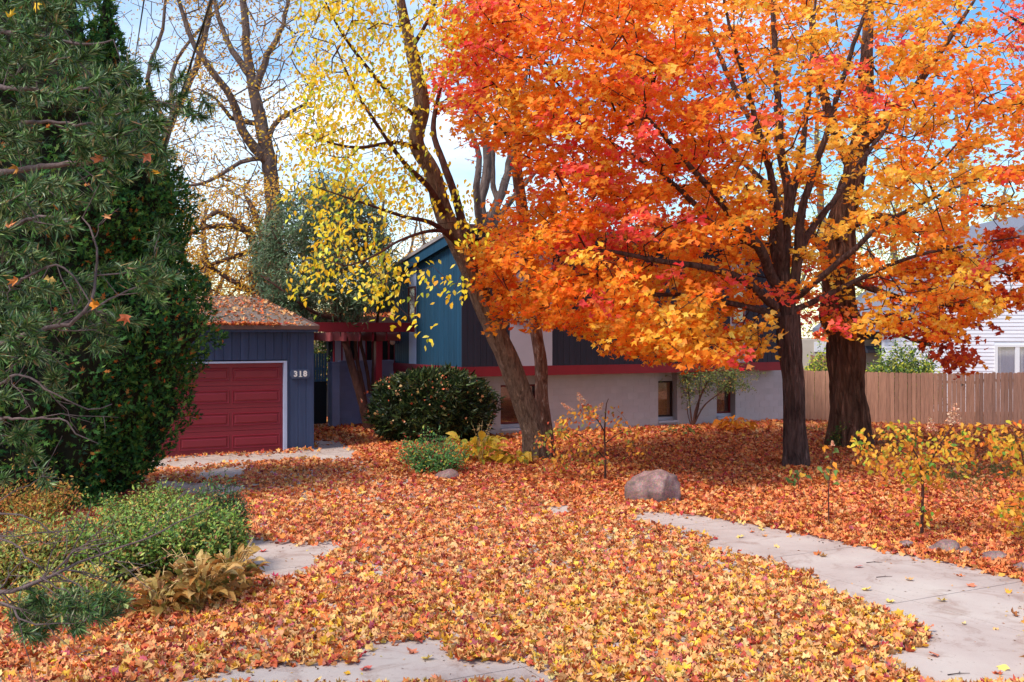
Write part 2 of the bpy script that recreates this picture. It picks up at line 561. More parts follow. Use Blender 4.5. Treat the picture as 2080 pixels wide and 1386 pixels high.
M['blockblue'] = paint('blue_grey_block', srgb(122, 130, 166), .75, .07, 1.6, .35, 90, rand=.03)
M['dark'] = paint('dark_interior', (.012, .011, .012), .8, .1)
M['gate'] = paint('gate_blue', srgb(52, 92, 128), .6, .1, 2, .2, 40, (3, 3, .4), rand=.1)
M['gatedark'] = paint('gate_dark', srgb(22, 30, 38), .8, .1)
M['brownmetal'] = paint('brown_metal', srgb(104, 76, 70), .45, .08, 3, .05, 40)
M['roofmat'] = paint('roof_gravel', srgb(128, 112, 100), .95, .35, 30, .8, 120)
M['greymetal'] = paint('grey_roof_edge', srgb(150, 140, 138), .6, .08, 3)
M['concrete'] = concrete_mat()
M['plank'] = paint('cedar_plank', srgb(172, 128, 106), .85, .22, 5, .5, 40, (6, 6, .5), rand=.17)
M['plank2'] = paint('old_plank', srgb(150, 110, 86), .85, .22, 5, .5, 40, (6, 6, .5), rand=.15)
M['whiteside'] = paint('white_siding', srgb(226, 226, 232), .6, .05, 1, .05, 30, rand=.02)
M['white'] = paint('white_trim', srgb(225, 226, 228), .5, .04, 1, .03, 30)
M['shingle'] = paint('grey_shingle', srgb(120, 122, 134), .9, .15, 12, .4, 60)
M['palewall'] = paint('pale_wall', srgb(190, 180, 165), .8, .1, 1, .1, 30)
M['wire'] = paint('black_cable', (.02, .02, .02), .5, .05)
M['curtain'] = paint('curtain', srgb(190, 190, 205), .9, .12, 1.5, .1, 20, (14, 14, .4))
M['blind'] = paint('wood_blind', srgb(116, 78, 58), .6, .1, 4, .1, 40, (1, 1, 1))
M['blindwarm'] = paint('bamboo_shade', srgb(178, 128, 76), .7, .25, 6, .3, 60, (1, 1, 5))
M['reddark'] = paint('window_red', srgb(112, 34, 38), .5, .08)
M['lightblock'] = paint('block_sill', srgb(176, 178, 192), .7, .05)
M['brown'] = paint('dark_brown_frame', srgb(52, 34, 30), .5, .08)
M['globe'] = paint('frosted_globe', srgb(216, 200, 190), .3, .03)
M['signblue'] = paint('sign_board', srgb(74, 88, 118), .6, .1, 4, .3, 60)
M['digit'] = paint('white_digit', srgb(235, 235, 232), .5, .02)
M['litbeam'] = paint('sunlit_red_beam', srgb(176, 84, 88), .65, .12, 3, .15, 40)  # lighter copy of the barn red, sunlight put into its colour

gm, N, L, b = newmat('window_glass')
tr = N.new("ShaderNodeBsdfTransparent"); tr.inputs[0].default_value = (.88, .88, .9, 1)
gl = N.new("ShaderNodeBsdfGlossy"); gl.inputs['Roughness'].default_value = .04
mx = N.new("ShaderNodeMixShader"); fr = N.new("ShaderNodeValue"); fr.outputs[0].default_value = .13
L.new(fr.outputs[0], mx.inputs[0]); L.new(tr.outputs[0], mx.inputs[1]); L.new(gl.outputs[0], mx.inputs[2])
L.new(mx.outputs[0], N["Material Output"].inputs['Surface'])
M['glass'] = gm

M['bark_birch'] = barkmat('bark_peeling', srgb(74, 46, 38), srgb(164, 116, 96), 7, (1.3, 1.3, .45), 1.0, peel=srgb(196, 170, 152))
M['bark_lean'] = barkmat('bark_grey_brown', srgb(84, 58, 48), srgb(202, 164, 138), 10, (1.4, 1.4, .35), 1.0)
M['bark_maple'] = barkmat('bark_maple', srgb(46, 32, 30), srgb(140, 108, 98), 8, (1.5, 1.5, .22), 1.0)
M['bark_big'] = barkmat('bark_shaggy', srgb(44, 28, 24), srgb(148, 106, 86), 6, (1.5, 1.5, .18), 1.0)
M['bark_dark'] = barkmat('bark_dark_twig', srgb(44, 28, 28), srgb(82, 56, 52), 8, (1, 1, .4), .4)
M['bark_bg'] = barkmat('bark_background', srgb(78, 62, 56), srgb(132, 112, 104), 4, (1, 1, .25), .9)
M['bark_bgred'] = barkmat('bark_background_red', srgb(64, 44, 38), srgb(116, 88, 76), 4, (1, 1, .25), .9)
M['bark_pine'] = barkmat('bark_pine_twig', srgb(84, 66, 66), srgb(140, 118, 114), 20, (1, 1, .6), .5)
M['bark_red'] = barkmat('bark_red_stem', srgb(62, 38, 34), srgb(112, 74, 64), 9, (1, 1, .3), .7)
M['leaf_maple'] = leafmat('maple_leaf', .5, .5, .2, 1.06)
M['leaf_yellow'] = leafmat('yellow_leaf', .42, .5, .2)
M['leaf_ground'] = leafmat('fallen_leaf', .12, .6, .22)
M['leaf_green'] = leafmat('green_leaf', .25, .45, .3)
M['needle'] = leafmat('needles', .15, .45, .35)
M['scale'] = leafmat('cedar_sprays', .2, .6, .2)
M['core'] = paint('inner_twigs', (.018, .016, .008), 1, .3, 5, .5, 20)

# boulder material
m, N, L, b = newmat('granite')
tc = N.new("ShaderNodeTexCoord")
n1 = N.new("ShaderNodeTexNoise"); n1.inputs['Scale'].default_value = 3; n1.inputs['Detail'].default_value = 10; n1.inputs['Roughness'].default_value = .65
L.new(tc.outputs['Object'], n1.inputs['Vector'])
cr = N.new("ShaderNodeValToRGB"); el = cr.color_ramp.elements
el[0].position = .3; el[0].color = (*srgb(78, 60, 56), 1); el[1].position = .7; el[1].color = (*srgb(176, 140, 126), 1)
e = el.new(.5); e.color = (*srgb(136, 92, 82), 1)
L.new(n1.outputs['Fac'], cr.inputs['Fac'])
n2 = N.new("ShaderNodeTexVoronoi"); n2.inputs['Scale'].default_value = 60
L.new(tc.outputs['Object'], n2.inputs['Vector'])
mm = N.new("ShaderNodeMixRGB"); mm.blend_type = 'OVERLAY'; mm.inputs[0].default_value = .35
L.new(cr.outputs[0], mm.inputs[1]); L.new(n2.outputs['Color'], mm.inputs[2])
hh = N.new("ShaderNodeHueSaturation"); hh.inputs['Saturation'].default_value = .8; L.new(mm.outputs[0], hh.inputs['Color']); L.new(hh.outputs[0], b.inputs['Base Color'])
bp = N.new("ShaderNodeBump"); bp.inputs['Strength'].default_value = .5; bp.inputs['Distance'].default_value = .03
L.new(n1.outputs['Fac'], bp.inputs['Height']); L.new(bp.outputs[0], b.inputs['Normal']); b.inputs['Roughness'].default_value = .85
M['granite'] = m

# ground: leaf litter and thin lawn; darker cells paint in shadows between leaves
m, N, L, b = newmat('litter_ground')
tc = N.new("ShaderNodeTexCoord")
vo = N.new("ShaderNodeTexVoronoi"); vo.inputs['Scale'].default_value = 9; vo.inputs['Randomness'].default_value = 1
L.new(tc.outputs['Object'], vo.inputs['Vector'])
cr = N.new("ShaderNodeValToRGB"); el = cr.color_ramp.elements
el[0].position = 0; el[0].color = (*srgb(128, 74, 46), 1); el[1].position = 1; el[1].color = (*srgb(206, 146, 92), 1)
e = el.new(.4); e.color = (*srgb(180, 104, 62), 1); e = el.new(.7); e.color = (*srgb(158, 84, 60), 1)
sp = N.new("ShaderNodeSeparateColor"); L.new(vo.outputs['Color'], sp.inputs[0]); L.new(sp.outputs[0], cr.inputs['Fac'])
ng = N.new("ShaderNodeTexNoise"); ng.inputs['Scale'].default_value = 14; ng.inputs['Detail'].default_value = 8; L.new(tc.outputs['Object'], ng.inputs['Vector'])
cg = N.new("ShaderNodeValToRGB"); el = cg.color_ramp.elements
el[0].position = .35; el[0].color = (*srgb(66, 64, 36), 1); el[1].position = .7; el[1].color = (*srgb(128, 116, 70), 1)
L.new(ng.outputs['Fac'], cg.inputs['Fac'])
at = N.new("ShaderNodeAttribute"); at.attribute_name = 'Col'
mx = N.new("ShaderNodeMixRGB"); L.new(at.outputs['Fac'], mx.inputs[0]); L.new(cr.outputs[0], mx.inputs[1]); L.new(cg.outputs[0], mx.inputs[2])
L.new(mx.outputs[0], b.inputs['Base Color']); b.inputs['Roughness'].default_value = .95
bp = N.new("ShaderNodeBump"); bp.inputs['Strength'].default_value = .8; bp.inputs['Distance'].default_value = .05
L.new(ng.outputs['Fac'], bp.inputs['Height']); L.new(bp.outputs[0], b.inputs['Normal'])
M['ground'] = m

# ------------------------------------------------------------------ ground
def lawn(x, y):
    """how much grass shows through the leaves (0 none, 1 all)"""
    px, py = 1040 + F * x / y, HZ + F * CH / y
    g = 0
    for (cx, cy, rx, ry, s) in ((2010, 965, 150, 38, .9), (1840, 895, 150, 22, .6), (1680, 870, 60, 14, .6), (2080, 900, 120, 25, .6), (2000, 1010, 110, 20, .5)):
        t = ((px - cx) / rx) ** 2 + ((py - cy) / ry) ** 2
        g = max(g, s * math.exp(-t * 1.2))
    return max(0, g * (.62 + .9 * mnoise.noise(Vector((x * 1.1, y * 1.1, 3))) + .3 * mnoise.noise(Vector((x * 4, y * 4, 1)))))

xs = np.concatenate([np.linspace(-600, -22, 8), np.linspace(-20, 24, 89), np.linspace(26, 600, 8)])
ys = np.concatenate([np.linspace(-60, 3, 4), np.linspace(4, 44, 81), np.linspace(46, 900, 9)])
gv, gc = [], []
for y in ys:
    for x in xs:
        gv.append((x, y, gz(x, y)))
        if -20 < x < 24 and 5 < y < 44:
            k = lawn(x, y)
        else:
            k = .8
        gc.append((k, k, k))
nx = len(xs); gt = []
for j in range(len(ys) - 1):
    for i in range(nx - 1):
        a = j * nx + i
        gt += [(a, a + 1, a + nx + 1), (a, a + nx + 1, a + nx)]
g = link('ground', np_mesh('ground', np.array(gv), np.array(gt), np.array(gc), smooth=True), M['ground'])
tag(g, 'yard ground under a carpet of fallen leaves', kind='structure')

# ------------------------------------------------------------------ driveway slabs
def clip(poly, a, b_, c):
    """keep a*x+b*y<=c"""
    out = []
    n = len(poly)
    for i in range(n):
        p, q = poly[i], poly[(i + 1) % n]
        dp, dq = a * p[0] + b_ * p[1] - c, a * q[0] + b_ * q[1] - c
        if dp <= 0: out.append(p)
        if (dp < 0 < dq) or (dq < 0 < dp):
            t = dp / (dp - dq)
            out.append((p[0] + (q[0] - p[0]) * t, p[1] + (q[1] - p[1]) * t))
    return out

GF = Frame(-4.86, 25.4)   # garage frame (front right corner)
def g2(px, py): q = G(px, py); return (q.x, q.y)
edge = [g2(724, 917), g2(760, 960), g2(1000, 1015), g2(1200, 1035), g2(1310, 1041), g2(1420, 1050), g2(1510, 1065), g2(1620, 1086), g2(1745, 1111), g2(1900, 1141), g2(2085, 1182), (7.6, 9.3), (8.4, 6), (8.4, 4),
        (-7, 4), (-4.4, 8.2), (-3.3, 11.4), (-3.4, 13.5), (-4.5, 16.5), (-8.5, 20.5), (-10.5, 22.4), tuple(GF.w(-6.2, .18)[:2]), tuple(GF.w(.08, .18)[:2]), tuple(GF.w(.08, 5.5)[:2]), tuple(GF.w(1.15, 5.5)[:2]), tuple(GF.w(1.15, .35)[:2])]
drive = empty('driveway'); tag(drive, 'pale concrete driveway and front walk half buried in leaves', kind='structure')
J = g2(1580, 1135)
S = 2.31; gap = .006
loc = [((p[0] - J[0]) * U.x + (p[1] - J[1]) * U.y, (p[0] - J[0]) * V.x + (p[1] - J[1]) * V.y) for p in edge]
def slab_object(c):
    if len(c) < 3: return
    A = .5 * abs(sum(c[i][0] * c[(i + 1) % len(c)][1] - c[(i + 1) % len(c)][0] * c[i][1] for i in range(len(c))))
    if A < .05: return
    w = [(J[0] + U.x * p[0] + V.x * p[1], J[1] + U.y * p[0] + V.y * p[1]) for p in c]
    n = len(w)
    v = [(p[0], p[1], -.06) for p in w] + [(p[0], p[1], .022) for p in w]
    f = [tuple(range(n))[::-1], tuple(range(n, 2 * n))] + [(i, (i + 1) % n, n + (i + 1) % n, n + i) for i in range(n)]
    me = mesh('slab', v, f)
    me.materials.append(M['concrete'])
    link('slab', me, None, drive)
xcuts = [-12.4, -9.9, -7.4, -4.95, -2.55, -0.25, 2.2, 4.7, 7.2]
for i in range(len(xcuts) - 1):
    for j in range(-5, 8):
        x0, x1, y0, y1 = xcuts[i] + gap, xcuts[i + 1] - gap, j * S + gap, (j + 1) * S - gap
        c = clip(clip(clip(clip(loc, 1, 0, x1), -1, 0, -x0), 0, 1, y1), 0, -1, -y0)
        slab_object(c)

# ------------------------------------------------------------------ fallen leaves
BARE = [
    [(330, 1400), (540, 1362), (720, 1356), (748, 1318), (905, 1306), (900, 1332), (945, 1357), (1060, 1350), (1140, 1400)],
    [(505, 1091), (570, 1112), (695, 1108), (672, 1132), (640, 1150), (618, 1178), (560, 1182), (515, 1180), (480, 1140)],
    [(1300, 1043), (1420, 1052), (1510, 1067), (1620, 1089), (1745, 1115), (1900, 1145), (2090, 1187), (2090, 1400), (1880, 1400), (1790, 1340), (1880, 1322), (1900, 1297),
     (1850, 1266), (1755, 1234), (1690, 1209), (1640, 1172), (1560, 1147), (1425, 1116), (1455, 1098), (1385, 1084), (1285, 1064)],
    [(280, 948), (325, 934), (640, 919), (724, 919), (712, 938), (640, 936), (560, 940), (430, 949), (330, 957)],
    [(640, 896), (690, 902), (722, 918), (640, 922)],
    [(395, 966), (440, 954), (506, 950), (488, 974), (405, 978)],
    [(322, 978), (420, 988), (502, 989), (478, 1014), (380, 1010), (318, 996)],
    [(1100, 1034), (1160, 1032), (1156, 1052), (1118, 1052)],
    [(1455, 1290), (1490, 1286), (1492, 1297), (1462, 1300)],
    [(1360, 1085), (1400, 1083), (1390, 1090)],
]
def bare(px, py):
    for k, pl in enumerate(BARE):
        if inside(pl, px, py): return True
    return False

def leaf_height(x, y):
    """drifts of leaves"""
    return .05 + .05 * mnoise.noise(Vector((x * .9, y * .9, 0))) + .03 * mnoise.noise(Vector((x * 2.7, y * 2.7, 5)))

ZONE = {
    'salmon': [(4, (228, 144, 96)), (3, (236, 172, 114)), (2.4, (216, 108, 66)), (2.4, (226, 132, 64)), (.7, (182, 60, 62)), (.6, (196, 92, 104)), (1.2, (236, 184, 108)), (1, (170, 92, 66)), (.4, (242, 184, 60))],
    'tan': [(4, (236, 180, 106)), (3, (238, 196, 128)), (2, (228, 146, 84)), (2.2, (238, 178, 60)), (1, (242, 200, 76)), (.8, (196, 90, 70)), (.8, (214, 118, 100)), (1, (170, 112, 68))],
    'deep': [(4, (220, 122, 66)), (3, (230, 146, 84)), (2, (192, 84, 58)), (1.5, (230, 164, 108)), (.8, (236, 170, 80)), (.7, (156, 78, 54)), (.5, (186, 70, 72))],
}
def ground_leaf_positions(d0, d1, dens):
    hw = .60
    A = hw * (d1 * d1 - d0 * d0)
    n = int(A * dens)
    d = np.sqrt(rng.uniform(d0 * d0, d1 * d1, n))
    x = rng.uniform(-hw, hw, n) * d
    return x, d

def house_block(x, y):
    p = Vector((x, y, 0))
    for (fr, a, b_, c, e) in ((GF, -9, .02, -.02, 7), (HF, .3, 11.3, .35, 6)):
        q = p - fr.o
        lx, ly = q.dot(U), q.dot(V)
        if a < lx < b_ and c < ly < e: return True
    return False
HF = Frame(-1.366, 28.1)  # house frame (upper front left corner)

pos, nr, sc, co = [], [], [], []
pos2, nr2, sc2, co2 = [], [], [], []
for (d0, d1, dens, smin, smax, near) in ((6.5, 12, 600, .065, .12, True), (12, 18, 340, .075, .125, False), (18, 27, 200, .085, .14, False), (27, 37, 95, .12, .17, False)):
    X, Y = ground_leaf_positions(d0, d1, dens)
    for x, y in zip(X, Y):
        px, py = 1040 + F * x / y, HZ + F * CH / y
        jx, jy = rng.normal(0, 5), rng.normal(0, 2.5)
        onbare = bare(px + jx, py + jy)
        if onbare and rng.random() > .003: continue
        if house_block(x, y): continue
        if lawn(x, y) > rng.random() * .9: continue
        if px < 560 and py < 1000 and py > 945 and px < 280: continue
        h = max(.03, leaf_height(x, y))
        z = gz(x, y) + .024 + (rng.random() ** .7 * h if not onbare else .012)
        # colour zone
        wt = 1 / (1 + math.exp(-((px - 900) / 260 + (py - 1190) / 95)))     # tan towards the near right
        wd = 1 / (1 + math.exp(-((1010 - py) / 26 + (px - 1120) / 160)))   # deep orange under the maple
        wd = max(wd, 1 / (1 + math.exp(-((px - 1500 - (py - 1060) * 2.2) / 60))) * (0 if py > 1200 else 1))
        q = rng.random() + .25 * mnoise.noise(Vector((x * 1.3, y * 1.3, 9)))
        zn = 'deep' if q < wd else ('tan' if rng.random() < wt * .75 else 'salmon')
        t = .6 if not onbare else .25
        nn = (rng.normal(0, t), rng.normal(0, t), 1)
        s = rng.uniform(smin, smax)
        if near or (py > 1040): pos.append((x, y, z)); nr.append(nn); sc.append(s); co.append(zn)
        else: pos2.append((x, y, z)); nr2.append(nn); sc2.append(s); co2.append(zn)
def zone_cols(zs):
    zs = np.array(zs); out = np.zeros((len(zs), 3))
    for k in ZONE:
        i = np.where(zs == k)[0]
        out[i] = pal(len(i), ZONE[k], .12)
    return out
o = cloud('fallen_leaves', GLEAF, pos, nr, sc, zone_cols(co), M['leaf_ground'], curl=1.1, squash=.5, crumple=.11)
tag(o, 'thick carpet of fallen maple leaves over the driveway', 'fallen leaves', kind='stuff')
o = cloud('fallen_leaves', GLEAF_S, pos2, nr2, sc2, zone_cols(co2), M['leaf_ground'], curl=1.0, squash=.55, crumple=.1)
tag(o, 'orange fallen leaves under the maple and up to the house', 'fallen leaves', kind='stuff')

# single leaves lying on the bare concrete
lone = [(1505, 1092, 'yellow', 'pale yellow curled leaf on the walk near the boulder'), (1548, 1076, 'yellow', 'small yellow leaf at the far end of the walk'),
        (1670, 1130, 'tan', 'tan leaf just past the first joint of the walk'), (1745, 1152, 'red', 'pinkish leaf in the middle of the walk'),
        (1760, 1198, 'yellow', 'big yellow leaf on the walk beside the leaf drift'), (1805, 1222, 'yellow', 'deep yellow leaf at the edge of the leaf drift on the walk'),
        (1972, 1190, 'salmon', 'upright salmon leaf on the walk beside the second joint'), (1845, 1178, 'tan', 'tan folded leaf between the joints of the walk'),
        (1912, 1220, 'yellow', 'pale leaf just below the second joint of the walk'), (2062, 1250, 'brown', 'brown leaf by the right border on the concrete'),
        (1900, 1332, 'salmon', 'orange leaf beside the tip of the big leaf drift'), (2040, 1358, 'yellow', 'yellow oak-like leaf on the bare slab at lower right'),
        (535, 1120, 'red', 'red leaf on the bare slab next to the hosta'), (560, 1172, 'magenta', 'magenta leaf lying at the near edge of the slab by the hosta'),
        (868, 1338, 'yellow', 'yellow leaf on the front slab at the bottom'), (836, 1324, 'salmon', 'salmon leaf at the top of the front slab')]
LC = {'yellow': (238, 206, 110), 'tan': (222, 172, 110), 'red': (214, 70, 60), 'salmon': (226, 132, 96), 'brown': (180, 110, 60), 'magenta': (206, 60, 96)}
for k, (px, py, c, lab) in enumerate(lone):
    q = G(px, py, .03)
    o = cloud('fallen_leaf', GLEAF, [(0, 0, .012)], [(rng.normal(0, .25), rng.normal(0, .25), 1)], [.12], [srgb(*LC[c])], M['leaf_ground'], curl=.9)
    o.location = q
    tag(o, lab, 'leaf', 'single leaves on the bare concrete')

n = 60000
dx, dy = ground_leaf_positions(7, 27, 1)[0:2]
X = rng.uniform(-.56, .56, n); Y = np.sqrt(rng.uniform(49, 27 ** 2, n)); X = X * Y
keep = []
for x, y in zip(X, Y):
    px, py = 1040 + F * x / y, HZ + F * CH / y
    if not bare(px, py): keep.append(False); continue
    near_edge = not all(bare(px + a, py + b_) for a, b_ in ((-34, 0), (34, 0), (0, -14), (0, 14)))
    keep.append(rng.random() < (.34 if near_edge else .05))
X, Y = X[np.array(keep)], Y[np.array(keep)]
o = cloud('leaf_crumbs', SMALL, np.stack([X, Y, np.full(len(X), .027)], 1), np.stack([rng.normal(0, .25, len(X)), rng.normal(0, .25, len(X)), np.ones(len(X))], 1), rng.uniform(.012, .05, len(X)),
          pal(len(X), [(3, (120, 84, 60)), (2, (170, 110, 70)), (2, (214, 160, 100)), (1, (80, 62, 54)), (1, (222, 190, 110))]), M['leaf_ground'], curl=1)
tag(o, 'broken leaf crumbs and grit along the edges of the bare concrete', 'leaf litter', kind='stuff')

# twigs on the walk
for (px, py, lab) in ((1780, 1178, 'forked dark twig lying on the walk'), (1925, 1378, 'dark twig on the bare slab near the bottom'), (1760, 1148, 'short thin twig beside the pinkish leaf')):
    tb = Tubes(); q = G(px, py, 0)
    a = rng.uniform(-.4, .4)
    tb.add([(0, 0, .03), (.1, .02, .035), (.2, .0 + a * .1, .03)], [.005, .004, .002], 5)
    tb.add([(.1, .02, .035), (.14, .09, .03)], [.003, .002], 4)
    o = tb.build('twig', M['bark_dark']); o.location = (q.x, q.y, 0); tag(o, lab, 'twig', 'twigs on the concrete')

# ------------------------------------------------------------------ grass on the thin lawn
n = 150000
x = rng.uniform(6, 18, n); y = rng.uniform(15, 38, n)
keep = np.array([lawn(a, b_) > .12 + .5 * rng.random() and abs(a / b_) < .53 for a, b_ in zip(x, y)])
x, y = x[keep], y[keep]
z = np.array([gz(a, b_) for a, b_ in zip(x, y)])
o = cloud('grass', STRIP, np.stack([x, y, z], 1), np.stack([rng.normal(0, 1, len(x)), rng.normal(0, 1, len(x)), rng.normal(0, .2, len(x))], 1), rng.uniform(.06, .13, len(x)),
          pal(len(x), [(2, (120, 124, 60)), (1, (150, 140, 80)), (1, (90, 104, 44))]), M['leaf_green'], along=np.stack([rng.normal(0, .3, len(x)), rng.normal(0, .3, len(x)), np.ones(len(x))], 1))
tag(o, 'thin autumn grass showing between leaves on the right lawn', 'grass', kind='stuff')

# ------------------------------------------------------------------ garage
garage = empty('garage', GF.o, ANG)
tag(garage, 'small navy blue garage with a dark red sectional door', 'garage')
g_eave = GF.z(674, 0, 0)          # top of the boards
DR = GF.x(574.5, .1)              # right edge of the opening
DL = DR - 4.95
dtop = GF.z(737, DR, 0)
GL = DL - .5
BW = .2
wall = box('front_wall', GL, -0.005, .03, .12, dtop + .07, g_eave, M['navy'], garage)
wallr = box('front_wall', DR + .075, -0.005, .03, .12, .04, dtop + .067, M['navy'], garage)
box('foundation', DR + .075, .0, .005, .16, -.05, .05, M['concrete'], garage)
# boards: full height beside the door, short ones over it
def board(parent, x0, x1, z0, z1, mat, y=0.0, th=.022):
    """one board: face with chamfered edges, front at y"""
    w = x1 - x0; e = .006
    v = [(0, th, z0), (w, th, z0), (w, e, z0), (w - e, 0, z0), (e, 0, z0), (0, e, z0)]
    v += [(p[0], p[1], z1) for p in v]
    f = [(0, 1, 2, 3, 4, 5)[::-1], (6, 7, 8, 9, 10, 11)] + [(i, (i + 1) % 6, 6 + (i + 1) % 6, 6 + i) for i in range(6)]
    me = mesh('siding_board', v, f); me.materials.append(mat)
    return me
def place_mesh(name, me, parent, loc, rz=0):
    o = bpy.data.objects.new(name, me); COL.objects.link(o); o.parent = parent; o.location = loc; o.rotation_euler = (0, 0, rz); return o
lg = .006
short = board(None, 0, BW - lg, dtop + .075, g_eave - .01, M['navy'])
tall = board(None, 0, BW - lg, .05, g_eave - .01, M['navy'])
x = -0.0 - BW
first = True
while x > GL:
    if x > DR + .07:
        o = place_mesh('siding_board', tall, wallr, Vector((x + lg / 2, .006, 0)) - wallr.location)
    elif x + BW > DR + .08:
        w0 = DR + .08
        me = board(None, 0, x + BW - w0 - lg, .05, g_eave - .01, M['navy'])
        o = place_mesh('siding_board', me, wallr, Vector((w0 + lg / 2, .006, 0)) - wallr.location)
        me = board(None, 0, w0 - x - lg, dtop + .075, g_eave - .01, M['navy'])
        o = place_mesh('siding_board', me, wall, Vector((x + lg / 2, .006, 0)) - wall.location)
    else:
        o = place_mesh('siding_board', short, wall, Vector((x + lg / 2, .006, 0)) - wall.location)
    x -= BW
# trim round the opening
box('door_trim', DR, DR + .075, -.012, .14, .03, dtop + .0, M['trimwhite'], garage)
box('door_trim', DL - .06, DR + .075, -.012, .14, dtop + .0005, dtop + .045, M['trimwhite'], garage)
# sectional door with long raised panels
sh = (dtop - .03) / 4
pw = 1.15; st = (DR - DL - 4 * pw) / 5
for k in range(4):
    z0 = .028 + k * sh
    sec = box('door_section', DL, DR - .002, .10, .14, z0 + .004, z0 + sh - .004, M['doorred'], garage)
    for c in range(4):
        x0 = DL + st + c * (pw + st)
        a0, a1, b0, b1 = x0, x0 + pw, z0 + sh * .22, z0 + sh * .80
        v = []
        for (ins, yy) in ((0, .1), (.014, .082), (.034, .099), (.052, .0995), (.082, .078)):
            v += [(a0 + ins, yy - .0008, b0 + ins), (a1 - ins, yy - .0008, b0 + ins), (a1 - ins, yy - .0008, b1 - ins), (a0 + ins, yy - .0008, b1 - ins)]
        f = []
        for r in range(4):
            for q in range(4):
                f.append((r * 4 + q, r * 4 + (q + 1) % 4, (r + 1) * 4 + (q + 1) % 4, (r + 1) * 4 + q))
        f.append((16, 17, 18, 19))
        o = link('raised_panel', mesh('raised_panel', [Vector(p) - sec.location for p in v], f), M['doorred'], sec)
box('side_wall', -.12, -.004, .14, 6.9, -.05, g_eave - .02, M['navy'], garage)
box('side_wall', GL, GL + .1, .14, 6.9, -.05, g_eave - .02, M['navy'], garage)
box('back_wall', GL + .1, -.12, 6.8, 6.9, -.05, g_eave + .7, M['navy'], garage)
# roof: low slope rising to the rear
zf = GF.z(665, 0, -.1)
RX = .06
rl = 5.9
rz = GF.z(603, -.3, rl)
prism('roof', [(-.16, zf + .0), (rl, rz), (7.2, rz - .1), (7.2, rz - .2), (rl, rz - .12), (-.16, zf - .06)], 'x', GL - .25, RX, M['roofmat'], garage)
box('fascia', GL - .25, RX - .01, -.145, -.10, GF.z(675, 0, -.1), zf - .055, M['navy'], garage)
box('gutter_edge', GL - .26, RX + .012, -.185, -.150, zf - .05, zf + .04, M['brownmetal'], garage)
prism('rake_edge', [(-.15, zf + .045), (rl, rz + .045), (rl, rz - .05), (-.15, zf - .05)], 'x', RX + .002, RX + .03, M['brownmetal'], garage)
# leaves lying on the garage roof
n = 5200
lx = rng.uniform(GL, RX, n); ly = rng.uniform(-.1, rl, n)
t = ly / rl
den = .22 + .75 * np.exp(-((ly - .08) / .14) ** 2) + .62 * np.exp(-((ly - 2.6) / .8) ** 2) * (np.sin(lx * 1.7) * .4 + .6) + .35 * np.exp(-((ly - 4.4) / 1.0) ** 2)
k = rng.random(n) < den
lx, ly = lx[k], ly[k]
n = len(lx)
wz = zf + (rz - zf) * (ly + .1) / (rl + .1) + .02 + rng.uniform(0, .05, n)
wp = np.array([tuple(GF.w(a, b_, c)) for a, b_, c in zip(lx, ly, wz)])
red = (ly < .3)
cols = np.where(red[:, None], pal(n, ZONE['deep']), pal(n, [(3, (226, 150, 100)), (3, (206, 120, 70)), (2, (236, 180, 120)), (3, (150, 118, 96)), (1, (230, 100, 50))]))
o = cloud('roof_leaves', MAPLE_S, wp, np.stack([rng.normal(0, .4, n), rng.normal(0, .4, n), np.ones(n)], 1), rng.uniform(.09, .15, n), cols, M['leaf_ground'], squash=.5)
tag(o, 'dry leaves scattered over the garage roof and gutter', 'fallen leaves', kind='stuff')
n = 1500
lx = rng.uniform(GL, RX + .02, n); ly = rng.uniform(-.2, .02, n)
wp = np.array([tuple(GF.w(a, b_, zf + .045 + abs(rng.normal(0, .03)))) for a, b_ in zip(lx, ly)])
o = cloud('gutter_leaves', MAPLE_S, wp[lx < -.9], np.stack([rng.normal(0, .6, n), rng.normal(0, .6, n), np.ones(n)], 1)[lx < -.9], rng.uniform(.09, .14, (lx < -.9).sum()), pal(int((lx < -.9).sum()), ZONE['deep']), M['leaf_ground'], squash=.5)
tag(o, 'red orange leaves heaped along the garage gutter', 'fallen leaves', kind='stuff')

# house number sign
sx0, sx1 = GF.x(589, 0), GF.x(629, 0)
sz0, sz1 = GF.z(769, -.35, 0), GF.z(751, -.35, 0)
sign = empty('house_number_sign', GF.w((sx0 + sx1) / 2, -.02, (sz0 + sz1) / 2), ANG)
tag(sign, 'small dark blue house number plaque reading 318 beside the garage door', 'sign')
hw_, hh_ = (sx1 - sx0) / 2, (sz1 - sz0) / 2
poly = [(-hw_, -hh_ * .35), (-hw_ * .93, -hh_ * .6), (-hw_ * .8, -hh_), (hw_ * .8, -hh_), (hw_ * .93, -hh_ * .6), (hw_, -hh_ * .35), (hw_, hh_ * .35), (hw_ * .93, hh_ * .6), (hw_ * .8, hh_), (-hw_ * .8, hh_), (-hw_ * .93, hh_ * .6), (-hw_, hh_ * .35)]
prism('plaque', poly, 'y', -.02, .015, M['signblue'], sign)
prism('plaque_rim', [(p[0] * 1.04, p[1] * 1.08) for p in poly], 'y', -.008, .014, M['navy'], sign)
